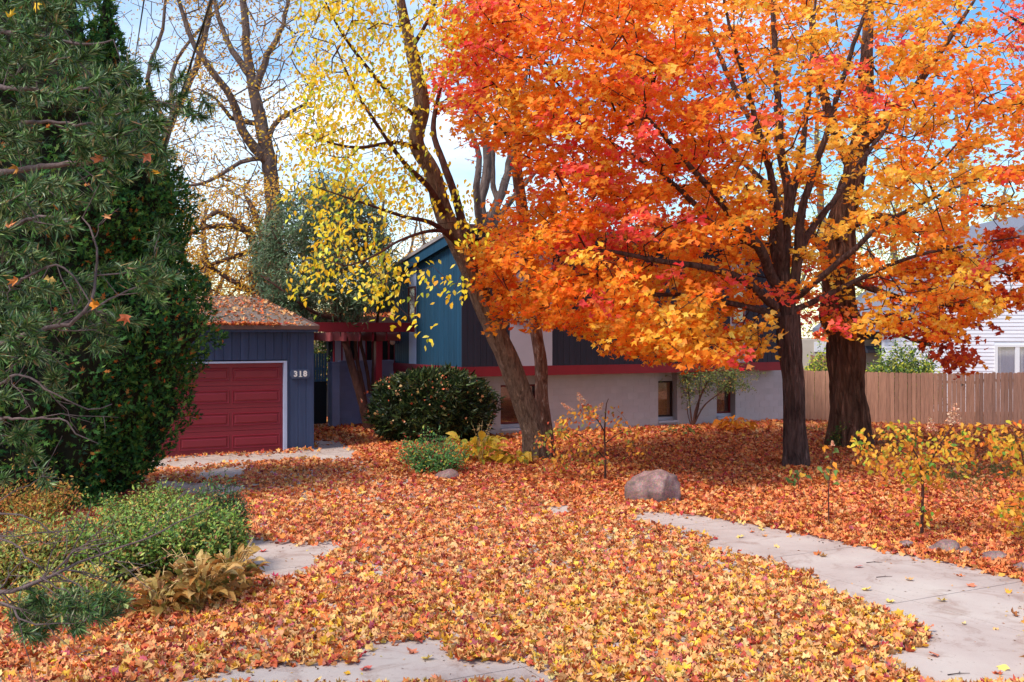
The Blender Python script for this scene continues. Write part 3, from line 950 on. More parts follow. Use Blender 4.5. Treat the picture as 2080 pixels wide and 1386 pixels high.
for k, ch in enumerate('318'):
    cu = bpy.data.curves.new('digit', 'FONT'); cu.body = ch; cu.size = .185; cu.extrude = .006; cu.offset = .0075; cu.align_x = 'CENTER'; cu.align_y = 'CENTER'
    tmp = bpy.data.objects.new('digit_curve', cu); COL.objects.link(tmp); bpy.context.view_layer.update()
    dme = bpy.data.meshes.new_from_object(tmp.evaluated_get(bpy.context.evaluated_depsgraph_get())); bpy.data.objects.remove(tmp)
    dme.materials.clear(); dme.materials.append(M['digit']); o = bpy.data.objects.new('digit', dme); COL.objects.link(o); o.parent = sign
    o.location = ((k - 1) * .118, -.027, 0); o.rotation_euler = (math.radians(90), 0, 0)
v, f = box_vf(-.042, .042, -.006, .006, -.008, .008)
link('digit_serif', mesh('digit_serif', v, f), M['digit'], sign, (0.004, -.028, -.06))

# ------------------------------------------------------------------ house
house = empty('house', HF.o, ANG)
tag(house, 'long split level house, dark plank upper storey over pale block walls', 'house')
HL = HF.x(1588, 0)
zb0 = HF.z(766, 0, 0); zb1 = HF.z(746, 0, 0)
ztop = HF.z(484, 0, 0)
SD = HF.y(801, 0)
slope = (HF.z(546.5, 0, HF.y(831.4, 0)) - ztop) / HF.y(831.4, 0)
front = box('upper_front_wall', .05, HL, .03, .14, zb1, ztop + .02, M['shadestain'], house)
side = prism('upper_side_wall', [(.03, zb1), (SD, zb1), (SD, ztop + slope * SD), (.03, ztop)], 'x', .03, .14, M['blue'], house)
# front boards
pan1 = (HF.x(1036, 0), HF.x(1122, 0)); pan2 = (HF.x(1484, 0), HF.x(1514, 0)); 
def front_boards():
    bw = .19
    full = board(None, 0, bw - .008, zb1 + .004, ztop, M['shadestain'])
    x = .0
    while x < HL - .02:
        a, b_ = x, min(x + bw, HL)
        cut = False
        for (p0, p1) in (pan1, pan2):
            if b_ > p0 and a < p1:
                cut = True
                if a < p0 - .03:
                    me = board(None, 0, p0 - a - .008, zb1 + .004, ztop, M['shadestain']); place_mesh('siding_board', me, front, Vector((a + .004, .006, 0)) - front.location)
                if b_ > p1 + .03:
                    me = board(None, 0, b_ - p1 - .008, zb1 + .004, ztop, M['shadestain']); place_mesh('siding_board', me, front, Vector((p1 + .004, .006, 0)) - front.location)
        if not cut:
            if abs(b_ - a - bw) < 1e-6: place_mesh('siding_board', full, front, Vector((a + .004, .006, 0)) - front.location)
            else:
                me = board(None, 0, b_ - a - .008, zb1 + .004, ztop, M['shadestain']); place_mesh('siding_board', me, front, Vector((a + .004, .006, 0)) - front.location)
        x += bw
front_boards()
for (p0, p1) in (pan1, pan2):
    pn = box('pale_panel', p0 + .003, p1 - .003, .0, .03, zb1 + .004, ztop, M['panel'], house)
    w0, w1 = p0 + .08 * (p1 - p0) , p1 - .08 * (p1 - p0)
    z0, z1 = 3.2, 4.32
    fw = .05
    win = empty('window'); win.parent = house
    for (a, b_, c, d) in ((w0, w0 + fw, z0, z1), (w1 - fw, w1, z0, z1), (w0 + fw, w1 - fw, z1 - fw, z1), (w0 + fw, w1 - fw, z0, z0 + fw)):
        box('frame', a, b_, -.03, -.002, c, d, M['reddark'], win)
    box('glass_pane', w0 + fw, w1 - fw, -.012, -.006, z0 + fw, z1 - fw, M['glass'], win)
    box('curtain', w0 + fw, w1 - fw, -.0045, -.0015, z0 + fw, z1 - fw, M['dark'], win)  # not cloth: near-black sheet painted as the shade of the room
# side boards (cut to the slope of the roof)
y = .0; bw = .175
s0, s1 = HF.y(845.2, 0), HF.y(830.6, 0)
while y < SD - .02:
    segs = [(y, min(y + bw, SD))]
    out = []
    for (a, b_) in segs:
        if b_ <= s0 or a >= s1: out.append((a, b_))
        else:
            if a < s0 - .02: out.append((a, s0))
            if b_ > s1 + .02: out.append((s1, b_))
    for (a, b_) in out:
        a += .007; b_ -= .007; e = .008; th = .024
        ring = [(th, a), (e, a), (0, a + e), (0, b_ - e), (e, b_), (th, b_)]
        v = [(p[0], p[1], zb1 + .004) for p in ring] + [(p[0], p[1], ztop + slope * p[1]) for p in ring]
        f = [(0, 1, 2, 3, 4, 5), (11, 10, 9, 8, 7, 6)] + [(i, 6 + i, 6 + (i + 1) % 6, (i + 1) % 6) for i in range(6)]
        link('siding_board', mesh('siding_board', v, f), M['blue'], side, (.004, 0, 0))
    y += bw
v = [(.0, s0 + .004, zb1 + .004), (0, s1 - .004, zb1 + .004), (0, s1 - .004, ztop + slope * s1), (0, s0 + .004, ztop + slope * s0)]
v += [(.03, p[1], p[2]) for p in v]
link('pale_panel', mesh('pale_panel', v, [(0, 1, 2, 3), (7, 6, 5, 4), (0, 4, 5, 1), (1, 5, 6, 2), (2, 6, 7, 3), (3, 7, 4, 0)]), M['trimwhite'], house)
win = empty('window'); win.parent = house
z0, z1 = HF.z(657, 0, s0), HF.z(581.5, 0, s0)
fw = .045
for (a, b_, c, d) in ((s0 + .01, s0 + fw, z0, z1), (s1 - fw, s1 - .01, z0, z1), (s0 + fw, s1 - fw, z1 - fw, z1), (s0 + fw, s1 - fw, z0, z0 + fw)):
    box('frame', -.035, -.002, a, b_, c, d, M['reddark'], win)
box('glass_pane', -.014, -.008, s0 + fw, s1 - fw, z0 + fw, z1 - fw, M['glass'], win)
box('curtain', -.006, -.002, s0 + fw + .08, s1 - fw, z0 + fw, z1 - fw, M['curtain'], win)
# corner boards and red band
band = [('floor_band', 0, HL + .03, -.035, .0), ]
box('red_band', -.035, HL + .03, -.035, .12, zb0, zb1, M['red'], house)
box('red_band', -.035, .12, .1205, SD, zb0, zb1, M['red'], house)
# underside and body of the upper storey
box('soffit', .0, HL, .12, SD, zb0 + .02, zb0 + .06, M['shadestain'], house)
prism('back_body', [(.15, zb1), (SD, zb1), (SD, ztop + slope * SD - .05), (.15, ztop - .05)], 'x', .15, HL - .01, M['dark'], house)
# roof
ov = .16
r0 = ztop + .03
fh = .26
prism('roof', [(-ov, r0 + fh), (SD + .3, r0 + fh + slope * (SD + .3 + ov)), (SD + .3, r0 + .02 + slope * (SD + .3)), (-ov + .0, r0 + .02)], 'x', -ov + .05, HL + .3, M['shingle'], house)
box('front_fascia', -ov - .0, HL + .3, -ov - .05, -ov - .005, r0 - .05, r0 + fh - .03, M['shadestain'], house)
box('front_fascia', -.06, HL + .28, -.09, -.012, ztop - .02, r0 + .0, M['shadestain'], house)
box('roof_edge', -ov - .04, HL + .32, -ov - .09, -ov - .003, r0 + fh - .028, r0 + fh + .08, M['brownmetal'], house)
prism('side_fascia', [(-ov, r0 - .05), (-ov, r0 + fh - .03), (SD + .3, r0 + fh - .03 + slope * (SD + .3 + ov)), (SD + .3, r0 - .05 + slope * (SD + .3 + ov))], 'x', -ov - .0, -ov + .045, M['blue'], house)
prism('side_fascia', [(-.05, ztop - .04), (-.05, r0 + .02), (SD + .1, r0 + .02 + slope * SD), (SD + .1, ztop - .04 + slope * SD)], 'x', -.06, -.004, M['blue'], house)
prism('roof_edge', [(-ov, r0 + fh - .028), (-ov, r0 + fh + .07), (SD + .3, r0 + fh + .07 + slope * (SD + .3 + ov)), (SD + .3, r0 + fh - .028 + slope * (SD + .3 + ov))], 'x', -ov - .04, -ov + .05, M['greymetal'], house)
# lower block wall
LY = .4; LX0 = .4; LX1 = HF.x(1597, .4)
wins = []
for (pa, pb, pt, pbm, psill, kind) in ((1017, 1099, 783, 862, 884, 'blind'), (1337, 1376, 775, 847, 866, 'warm'), (1456, 1494, 775, 840, 858, 'blind')):
    xa, xb = HF.x(pa, LY), HF.x(pb, LY)
    wins.append((xa, xb, HF.z(pt, xa, LY + .28), HF.z(pbm, xa, LY + .28), kind))
ztb = zb0 + .02
lower = empty('lower_wall', (0, 0, 0)); lower.parent = house
cuts = [LX0] + [c for w in wins for c in (w[0], w[1])] + [LX1]
for i in range(0, len(cuts), 2):
    box('wall_core', cuts[i], cuts[i + 1], LY + .012, LY + .3, -.3, ztb, M['mortar'], lower)
bh = .2; bl = .4; gp = .0022
cache = {}
def blockmesh(w, h, d, mat):
    key = (round(w, 3), round(h, 3), round(d, 3), mat.name)
    if key not in cache:
        e = .0025
        v = [(e, 0, e), (w - e, 0, e), (w - e, 0, h - e), (e, 0, h - e), (0, e, 0), (w, e, 0), (w, e, h), (0, e, h), (0, d, 0), (w, d, 0), (w, d, h), (0, d, h)]
        f = [(0, 1, 2, 3), (0, 4, 5, 1), (1, 5, 6, 2), (2, 6, 7, 3), (3, 7, 4, 0), (4, 8, 9, 5), (5, 9, 10, 6), (6, 10, 11, 7), (7, 11, 8, 4)]
        me = mesh('block', v, f); me.materials.append(mat); cache[key] = me
    return cache[key]
def lay_blocks(parent, a, b_, z0, z1, y, mat, depth=.02, ply=Vector((0, 0, 0)), full=.4):
    r = 0; z = z0
    while z < z1 - .03:
        h = min(bh, z1 - z)
        x = a - (bl / 2 if r % 2 else 0)
        while x < b_ - .01:
            xx0, xx1 = max(x, a), min(x + full, b_)
            if xx1 - xx0 > .03:
                me = blockmesh(xx1 - xx0 - gp, h - gp, depth, mat)
                place_mesh('block', me, parent, Vector((xx0 + gp / 2, y, z + gp / 2)) - ply)
            x += full
        z += bh; r += 1
for i in range(0, len(cuts), 2):
    lay_blocks(lower, cuts[i], cuts[i + 1], .0 - .1, ztb, LY, M['block'])
for (xa, xb, zt, zb, kind) in wins:
    dp = LY + .26
    win = empty('window'); win.parent = house
    box('sill_wall', xa + .001, xb - .001, LY + .03, LY + .3, -.3, zb - .17, M['block'], house)
    box('sill', xa + .001, xb - .001, LY - .06, LY + .3, zb - .165, zb - .11, M['lightblock'], win)
    box('sill_step', xa + .001, xb - .001, dp - .06, dp + .1, zb - .108, zb - .01, M['lightblock'], win)
    box('head_panel', xa + .001, xb - .001, dp, dp + .1, zt + .005, ztb, M['block'], win)
    fw = .045
    fm = M['brown'] if kind == 'warm' else M['reddark']
    box('frame', xa + .001, xb - .001, dp - .01, dp + .05, zt - fw, zt, fm, win)
    box('frame', xa + .001, xb - .001, dp - .01, dp + .05, zb, zb + fw, fm, win)
    box('frame', xa + .001, xa + fw, dp - .01, dp + .05, zb + fw, zt - fw, fm, win)
    xr = xb - .02
    box('frame', xr - fw, xb - .001, dp - .01, dp + .05, zb + fw, zt - fw, fm, win)
    box('glass_pane', xa + fw, xr - fw, dp + .012, dp + .018, zb + fw, zt - fw, M['glass'], win)
    if kind == 'warm':
        box('woven_shade', xa + fw, xr - fw, dp + .05, dp + .06, zb + fw, zt - fw, M['blindwarm'], win)
    else:
        vv, ff = [], []
        z = zb + fw
        while z < zt - fw - .03:
            v, f = box_vf(xa + fw, xr - fw, dp + .05, dp + .056, z, z + .034)
            for q in range(len(v)):
                if v[q][2] > z + .01: v[q] = (v[q][0], v[q][1] + .02, v[q][2])
            ff += [tuple(i + len(vv) for i in q) for q in f]; vv += v
            z += .045
        o = link('blind_slats', mesh('blind_slats', vv, ff), M['blind'], win); o['kind'] = 'stuff'
    box('dark_room', xa - .1, xb + .1, LY + .45, LY + .5, -.1, ztb, M['dark'], house)
box('lower_side_wall', LX0 + .0, LX0 + .2, LY + .31, SD, -.3, ztb, M['trimwhite'], house)
box('lower_end_wall', LX1 - .2, LX1 - .001, LY + .31, SD, -.3, ztb, M['block'], house)
box('upper_end_wall', HL - .008, HL + .02, .145, SD, zb1, ztop - .1, M['shadestain'], house)

# globe light on the side wall
gy = HF.y(803, 0) ; gzz = HF.z(694, 0, gy)
gl = empty('wall_light', HF.w(-.0, gy - .12, gzz), ANG); tag(gl, 'round frosted globe light on the blue side wall', 'wall light')
import bmesh
def sphere_mesh(name, r, seg=16, ring=10):
    bm = bmesh.new(); bmesh.ops.create_uvsphere(bm, u_segments=seg, v_segments=ring, radius=r)
    me = bpy.data.meshes.new(name); bm.to_mesh(me); bm.free()
    for p in me.polygons: p.use_smooth = True
    return me
link('globe', sphere_mesh('globe', .085), M['globe'], gl, (-.14, 0, -.02))
box('back_plate', -.03, .0, -.09, .09, -.07, .11, M['navy'], gl)
box('bracket', -.10, -.03, -.02, .02, .02, .06, M['brown'], gl)

# ------------------------------------------------------------------ courtyard: block wall, pillar, gate, pergola, entry wing
CW0 = HF.x(690, SD)
cw = empty('courtyard_wall', HF.w(0, SD, 0), ANG); tag(cw, 'low blue grey block wall joining the house to the gate', 'wall')
zw = HF.z(735, CW0, SD)
box('wall_core', CW0 + .03, -.01, .012, .18, -.2, zw - .005, M['blockblue'], cw)
lay_blocks(cw, CW0 + .001, -.01, .0 - .1, zw - .03, .0, M['blockblue'])
box('coping', CW0 + .001, -.01, -.012, .2, zw - .004, zw + .03, M['blockblue'], cw)
pl_ = empty('wall_pillar'); pl_.parent = cw
px0, px1 = HF.x(675, SD - .45), HF.x(690, SD - .45)
box('pillar_core', px0 + .004, px1 - .004, -.446, -.004, -.2, zw - .045, M['blockblue'], pl_)
z = -.1; 
while z < zw - .06:
    h = min(bh, zw - .05 - z) - .004
    box('block', px0, px1, -.45, -.003, z + .002, z + h, M['blockblue'], pl_)
    z += bh
box('pillar_cap', px0 - .01, px1 + .01, -.46, .0, zw - .046, zw + .0, M['blockblue'], pl_)

gate = empty('garden_gate', HF.w(0, SD, 0), ANG); tag(gate, 'narrow blue slatted garden gate with a dark lower half', 'gate')
ga, gb = HF.x(630, SD), px0 - .03
zt, zm, zl = HF.z(718, ga, SD), HF.z(776, ga, SD), HF.z(862, ga, SD)
box('lower_panel', ga, gb, .0, .04, max(.06, zl), zm, M['gatedark'], gate)
nsl = 6
for k in range(nsl):
    w = (gb - ga) / nsl
    box('slat', ga + k * w + .012, ga + (k + 1) * w - .012, .0, .02, zm, zt - (.0 if k % 2 else .01), M['gate'], gate)
box('rail', ga, gb, .021, .05, zm + .36, zm + .42, M['gate'], gate)
box('rail', ga, gb, .021, .05, zm + .01, zm + .07, M['gate'], gate)

perg = empty('pergola', HF.w(0, 0, 0), ANG); tag(perg, 'dark red timber pergola between garage and house', 'pergola')
by = HF.y(842, 0)
bx1 = .0 - .003
bz0, bz1 = HF.z(674.7, -.1, by), HF.z(656, -.1, by)
bxl = HF.x(628, by)
box('beam', bxl, HF.x(841, by - .1), by - .16, by - .08, bz0, bz1, M['red'], perg)
box('beam', bxl, -.01, by + 1.45, by + 1.53, bz0 - .25, bz0 - .01, M['litbeam'], perg)
k = 0
x = HF.x(662, by + .4)
while x < -.25:
    v = [(-.0, 0, 0), (.045, 0, 0)]
    prism('joist', [(by - .05, bz0 - .26), (by - .02, bz0 - .27), (by + 1.44, bz0 - .25), (by + 3.2, bz0 - .25), (by + 3.2, bz0 - .012), (by - .05, bz0 - .012), (by - .085, bz0 - .1)], 'x', x, x + .05, M['litbeam'] if k < 3 else M['red'], perg)  # first joists wear the red with light painted in
    x += .42; k += 1
pxa, pxb = HF.x(762, by + .4), HF.x(774, by + .4)
box('post', pxa, pxb, by + .32, by + .32 + (pxb - pxa), 0, bz0 - .28, M['red'], perg)
wing_y = SD + 3.0
wing = empty('entry_wing', HF.w(0, wing_y, 0), ANG); tag(wing, 'glazed entry wing behind the courtyard wall, pale panels between dark panes', 'building')
wz1 = HF.z(660, -3, wing_y)
wxa, wxb = HF.x(668, wing_y), HF.x(812, wing_y)
box('wall', wxa, wxb, .06, .3, 0, wz1, M['dark'], wing)
spec = [(670, 679, 'd'), (679, 695, 'p'), (695, 710, 'p'), (710, 722, 'd'), (722, 729, 'p'), (729, 744, 'p'), (744, 757, 'd'), (757, 776, 'w'), (776, 790, 'w'), (790, 802, 'w')]
for (a, b_, kd) in spec:
    xa, xb = HF.x(a, wing_y), HF.x(b_, wing_y)
    if kd == 'p':
        box('pale_panel', xa + .01, xb - .03, .02, .055, 0, wz1, M['panel'], wing)
    elif kd == 'w':
        box('glass_pane', xa + .02, xb - .03, .02, .03, 0, wz1, M['glass'], wing)
    else:
        box('glass_pane', xa + .02, xb - .03, .02, .03, 0, wz1, M['glass'], wing)
    box('mullion', xb - .028, xb + .01, -.03, .05, 0, wz1, M['red'], wing)
box('roof', wxa - .6, wxb, -.5, 3, wz1 + .001, wz1 + .28, M['brownmetal'], wing)
box('upper_wall', HF.x(775, wing_y), wxb, .4, 3.5, wz1 + .285, HF.z(598, 0, wing_y), M['dark'], wing)
n = 500
lx = rng.uniform(wxa - .5, wxb, n); ly = rng.uniform(-.5, .6, n)
wp = np.array([tuple(HF.w(a, wing_y + b_, wz1 + .30 + abs(rng.normal(0, .05)))) for a, b_ in zip(lx, ly)])
o = cloud('wing_roof_leaves', MAPLE_S, wp, np.stack([rng.normal(0, .6, n), rng.normal(0, .6, n), np.ones(n)], 1), rng.uniform(.1, .17, n), pal(n, ZONE['deep']), M['leaf_ground'])
tag(o, 'orange leaves lying on the entry wing roof', 'fallen leaves', kind='stuff')

# ------------------------------------------------------------------ fences
def fence(name, pts, h, mat, label, pw=.14, z_off=0):
    root = empty(name, (pts[0][0], pts[0][1], 0)); tag(root, label, 'fence')
    base = Vector((pts[0][0], pts[0][1], 0))
    var = []
    for q in range(7):
        e = .012; hh = h + rng.normal(0, .012)
        w = pw - .006
        v = [(0, 0, 0), (w, 0, 0), (w, .018, 0), (0, .018, 0), (0, 0, hh - .03), (w, 0, hh - .03), (w, .018, hh - .03), (0, .018, hh - .03),
             (.025, 0, hh), (w - .025, 0, hh), (w - .025, .018, hh), (.025, .018, hh)]
        f = [(0, 3, 2, 1), (0, 1, 5, 4), (1, 2, 6, 5), (2, 3, 7, 6), (3, 0, 4, 7), (4, 5, 9, 8), (5, 6, 10, 9), (6, 7, 11, 10), (7, 4, 8, 11), (8, 9, 10, 11)]
        me = mesh('plank', v, f); me.materials.append(mat); var.append(me)
    for i in range(len(pts) - 1):
        a, b_ = Vector((*pts[i], 0)), Vector((*pts[i + 1], 0))
        d = (b_ - a); Ln = d.length; d.normalize(); ang = math.atan2(d.y, d.x)
        nn = int(Ln / pw)
        for k in range(nn):
            p = a + d * (k * Ln / nn)
            o = place_mesh('plank', random.choice(var), root, (p.x - base.x, p.y - base.y, gz(p.x, p.y) + z_off + .02), ang + random.uniform(-.02, .02))
            o.rotation_euler.y = random.uniform(-.006, .006)
        for zz in (.35, h - .3):
            v, f = box_vf(0, Ln, .03, .07, zz, zz + .09)
            o = link('rail', mesh('rail', v, f), mat, root, (a.x - base.x, a.y - base.y, gz(a.x, a.y) + z_off)); o.rotation_euler = (0, 0, ang)
    return root
fp = [(P(1560, 850, 40).x, 40.0), (P(1640, 850, 37.9).x, 37.9), (P(1800, 850, 35.9).x, 35.9), (P(1990, 850, 34.0).x, 34.0), (P(2100, 850, 34.3).x, 34.3), (P(2240, 850, 35.2).x, 35.2)]
fence('wooden_fence', fp, 1.80, M['plank'], 'long weathered brown plank fence closing the right side of the yard')
fence('neighbour_fence', [(P(1600, 0, 47).x, 47.0), (P(1705, 0, 45).x, 45.0)], 2.2, M['plank2'], 'older brown board fence farther back between the two maple trunks')
# latch on the fence
q = P(1955, 782, 34.3)
lt = empty('gate_latch', (q.x, q.y - .03, q.z)); tag(lt, 'small black latch on the wooden fence', 'latch')
box('latch_plate', -.05, .05, -.015, .0, -.012, .012, M['wire'], lt); box('latch_handle', -.05, -.03, -.03, -.0155, -.045, .045, M['wire'], lt)

# ------------------------------------------------------------------ white neighbour house
wd = 42.0
wx0 = P(1796, 0, wd).x
wh = empty('white_house', (wx0, wd, 0)); tag(wh, 'white clapboard gable house behind the fence at right', 'house')
zE = P(0, 664, wd).z
rise = .70
W_ = 13.0
ridge = zE + rise * W_ / 2
lap = .152
def halfx(z):
    return 0 if z <= zE else (z - zE) / rise
z = -.3
body = prism('wall', [(0, -.3), (W_, -.3), (W_, zE), (W_ / 2, ridge), (0, zE)], 'y', .04, .3, M['whiteside'], wh)
wx1, wx2 = P(2020, 0, wd).x - wx0, P(2140, 0, wd).x - wx0
wz1_, wz0_ = P(0, 700, wd).z, P(0, 790, wd).z
k = 0
while z < ridge - .2:
    xa = halfx(z + lap); xb = W_ - xa
    segs = [(xa, xb)]
    if z + lap > wz0_ and z < wz1_: segs = [(xa, wx1), (wx2, xb)]
    for (a, b_) in segs:
        if b_ - a < .1: continue
        v = [(a, .0, z), (b_, .0, z), (b_, .02, z + lap), (a, .02, z + lap), (a, .04, z), (b_, .04, z), (b_, .04, z + lap), (a, .04, z + lap)]
        f = [(0, 1, 2, 3), (0, 4, 5, 1), (4, 7, 6, 5), (3, 2, 6, 7), (0, 3, 7, 4), (1, 5, 6, 2)]
        link('clapboard', mesh('clapboard', v, f), M['whiteside'], body)
    z += lap
for sgn in (0, 1):
    poly = [(-.3, zE - .2), (W_ / 2, ridge + .05), (W_ / 2, ridge + .25), (-.3, zE + .0)] if sgn == 0 else [(W_ + .3, zE - .2), (W_ + .3, zE), (W_ / 2, ridge + .25), (W_ / 2, ridge + .05)]
    prism('roof', poly, 'y', -.35, 9, M['shingle'], wh)
win = empty('window'); win.parent = wh
box('casing', wx1 - .0, wx1 + .12, -.04, .06, wz0_, wz1_, M['white'], win)
box('casing', wx1 + .12, wx2, -.04, .06, wz1_ - .1, wz1_, M['white'], win)
mid = P(2066, 0, wd).x - wx0
box('casing', mid - .09, mid + .09, -.03, .06, wz0_, wz1_ - .1, M['white'], win)
for (a, b_) in ((wx1 + .12, mid - .09), (mid + .09, wx2 - .1)):
    box('glass_pane', a, b_, .0, .01, wz0_, wz1_ - .1, M['glass'], win)
    c0 = a + .16
    nn = 30; v = []; f = []
    for i in range(nn + 1):
        xx = c0 + (b_ - c0) * i / nn
        yy = .03 - .006 * math.cos(i * 2.1)
        v += [(xx, yy, wz0_), (xx, yy, wz1_ - .1)]
    for i in range(nn): f.append((2 * i, 2 * i + 2, 2 * i + 3, 2 * i + 1))
    link('curtain', mesh('curtain', v, f), M['curtain'], win)

# pale neighbour shed with grey roof
sd = 46.0
sx = P(1590, 0, sd).x; ex = P(1850, 0, sd).x
shed = empty('neighbour_shed', (sx, sd, 0)); tag(shed, 'pale low outbuilding with grey roof seen between the maple trunks', 'shed')
w = ex - sx
box('wall', 0, w, .1, 4, -.3, P(0, 690, sd).z, M['palewall'], shed)
zz = P(0, 715, sd).z
prism('roof', [(-.3, zz - .05), (-.3, zz + .08), (3, P(0, 640, sd).z), (6, zz)], 'x', P(1758, 0, sd).x - sx, w + .4, M['shingle'], shed)
box('window', P(1655, 0, sd).x - sx, P(1690, 0, sd).x - sx, .05, .099, zz + .0, P(0, 695, sd).z - .0, M['white'], shed)

# ------------------------------------------------------------------ boulders
def rock(name, px, py, w, h, d, label, seed, mat=None):
    bm = bmesh.new(); bmesh.ops.create_icosphere(bm, subdivisions=4 if w > .5 else 3, radius=1)
    for v in bm.verts:
        n = v.co.normalized()
        r = 1 + .28 * mnoise.noise(n * 1.2 + Vector((seed, 0, 0))) + .12 * mnoise.noise(n * 3 + Vector((seed, 2, 0)))
        q = n * r
        for k in range(9):          # broken facets
            a = Vector((math.sin(seed * 3 + k * 2.1), math.cos(seed * 5 + k * 1.7), .35 * math.sin(seed + k * 3.3))).normalized()
            t = q.dot(a)
            if t > .74: q -= a * (t - .74) * .85
        q += n * .05 * mnoise.noise(n * 6 + Vector((seed, 7, 0))) + n * .02 * mnoise.noise(n * 16)
        zl = 1 - .38 * max(0, min(1, (.35 - q.x) / 1.2)) if q.z > 0 else 1
        v.co = Vector((q.x * w / 2, q.y * d / 2, q.z * h * .66 * zl))
    me = bpy.data.meshes.new(name); bm.to_mesh(me); bm.free()
    for p in me.polygons: p.use_smooth = True
    g_ = G(px, py)
    o = link(name, me, mat or M['granite'], None, (g_.x, g_.y + d * .35, h * .30)); tag(o, label, 'rock')
    return o
rock('boulder', 1328, 1024, 1.16, .60, .95, 'big pinkish grey boulder in the leaves by the end of the walk', 2.0)
rock('rock', 908, 977, .52, .22, .4, 'dark flat rock beside the green shrub under the leaning tree', 4.1)
rock('stone', 1928, 1128, .44, .2, .3, 'largest grey border stone beside the walk', 1.3)
rock('stone', 1964, 1133, .22, .13, .2, 'small pinkish border stone between two grey ones', 5.3)
rock('stone', 2028, 1146, .46, .15, .3, 'flat blue grey border stone nearest the picture corner', 3.7)
rock('stone', 1843, 1114, .26, .1, .2, 'low stone almost buried in leaves left of the border stones', 8.7)
rock('stone', 1998, 1134, .14, .07, .12, 'tiny stone between the border stones', 9.2)
rock('stone', 2082, 1168, .3, .14, .25, 'border stone at the right margin', 11.2)

# ------------------------------------------------------------------ orange maple
MD = 22.2
def pl(pts, d=None):
    out = []
    for p in pts:
        out.append(P(p[0], p[1], p[2] if len(p) > 2 else d))
    return out
maple = empty('maple_tree', (G(1617, 948).x, MD, 0)); tag(maple, 'young maple with blazing orange crown and dark low forking trunk', 'tree')
mb = maple.location
trunk_pts = [P(1617, 955, MD), P(1616, 880, MD), P(1612, 800, MD), P(1607, 740, MD), P(1604, 690, MD), P(1600, 640, MD)]
def shift(o, base):
    """move an object's mesh so that it hangs on its root without moving in the world"""
    if o is not None:
        o.location = Vector(o.location) - Vector(base)
    return o
o = trunk_mesh('trunk', trunk_pts, [.27, .235, .225, .23, .25, .25], M['bark_maple'], maple, 64, .05, 18, .085, .07, .3, 1.0); shift(o, mb)
gr = Grower()
gr.limb([P(1602, 660, MD), P(1598, 600, MD), P(1592, 560, MD), P(1597, 480, MD), P(1603, 400, MD), P(1585, 300, MD), P(1580, 180, MD), P(1572, 60, MD), P(1570, -80, MD)], [.2, .17, .13, .11, .1, .09, .075, .06, .03], .25)
L_ = [
    ([(1590, 610, 22.2), (1560, 545, 21.8), (1540, 500, 21.4), (1490, 440, 20.8), (1430, 370, 20.2), (1360, 290, 19.8), (1300, 220, 19.6)], [.12, .11, .1, .085, .06, .04, .02]),
    ([(1545, 505, 21.4), (1440, 440, 21.6), (1340, 350, 21.8), (1240, 290, 21.9), (1120, 220, 22)], [.08, .065, .05, .035, .015]),
    ([(1575, 625, 22.0), (1510, 570, 21.2), (1440, 545, 20.4), (1340, 530, 19.8), (1230, 510, 19.5), (1130, 510, 19.3)], [.1, .08, .065, .05, .035, .015]),
    ([(1580, 640, 22.1), (1500, 620, 21.6), (1400, 600, 21.6), (1280, 600, 21.8), (1150, 590, 22)], [.08, .06, .05, .035, .015]),
    ([(1605, 600, 22.2), (1575, 520, 22.6), (1572, 440, 23), (1560, 330, 23.4), (1500, 200, 24), (1450, 80, 24.4), (1420, -60, 24.6)], [.11, .1, .085, .075, .06, .05, .02]),
    ([(1612, 600, 22.2), (1622, 500, 22.0), (1630, 420, 21.8), (1660, 330, 21.6), (1690, 240, 21.4), (1720, 130, 21.2), (1760, 20, 21), (1800, -80, 21)], [.12, .1, .085, .07, .06, .05, .035, .02]),
    ([(1615, 570, 22.2), (1640, 480, 22.8), (1700, 400, 23.4), (1770, 300, 24), (1850, 200, 24.4), (1940, 120, 24.6)], [.09, .08, .065, .05, .035, .015]),
    ([(1612, 610, 22.2), (1660, 570, 21.6), (1720, 520, 21.2), (1790, 460, 20.8), (1900, 400, 20.4), (2020, 350, 20.2)], [.08, .07, .06, .05, .03, .015]),
    ([(1612, 630, 22.2), (1680, 600, 22.6), (1760, 560, 23), (1860, 520, 23.4), (1960, 500, 23.6), (2080, 480, 23.8)], [.07, .06, .05, .04, .03, .012]),
    ([(1590, 560, 22.2), (1575, 400, 21.5), (1540, 260, 21.0), (1500, 120, 20.6), (1470, 0, 20.4)], [.09, .075, .06, .045, .02]),
    ([(1595, 480, 22.2), (1620, 350, 22.4), (1640, 220, 22.8), (1650, 80, 23), (1660, -60, 23)], [.08, .07, .055, .04, .015]),
]
for pts, rad in L_: gr.limb(pl(pts), rad, .25)
lt_ = gr.build(.01, .4)
# crown sprays
crown_poly = [(905, -60), (925, 60), (888, 150), (880, 210), (935, 250), (945, 300), (1010, 300), (1075, 320), (1110, 370), (1060, 400), (1010, 430), (965, 505), (970, 560), (1000, 600), (1020, 650), (1085, 640),
              (1120, 685), (1215, 690), (1290, 720), (1390, 738), (1440, 735), (1500, 735), (1560, 700), (1600, 640), (1620, 660), (1690, 700), (1770, 690), (1850, 655), (1890, 700), (1960, 680), (2010, 640),
              (2160, 600), (2220, 300), (2200, 120), (2020, 140), (2000, 60), (1960, 20), (1950, -60)]
sp = np.vstack([fill(crown_poly, MD, 5.2, 1850), fill([(905, -60), (1540, -60), (1560, 400), (1560, 700), (1440, 735), (1290, 720), (1215, 690), (1085, 640), (1000, 600), (970, 560), (965, 505), (1110, 370), (940, 250), (888, 150)], 20.6, 3.2, 620)])
px = to_px(sp)
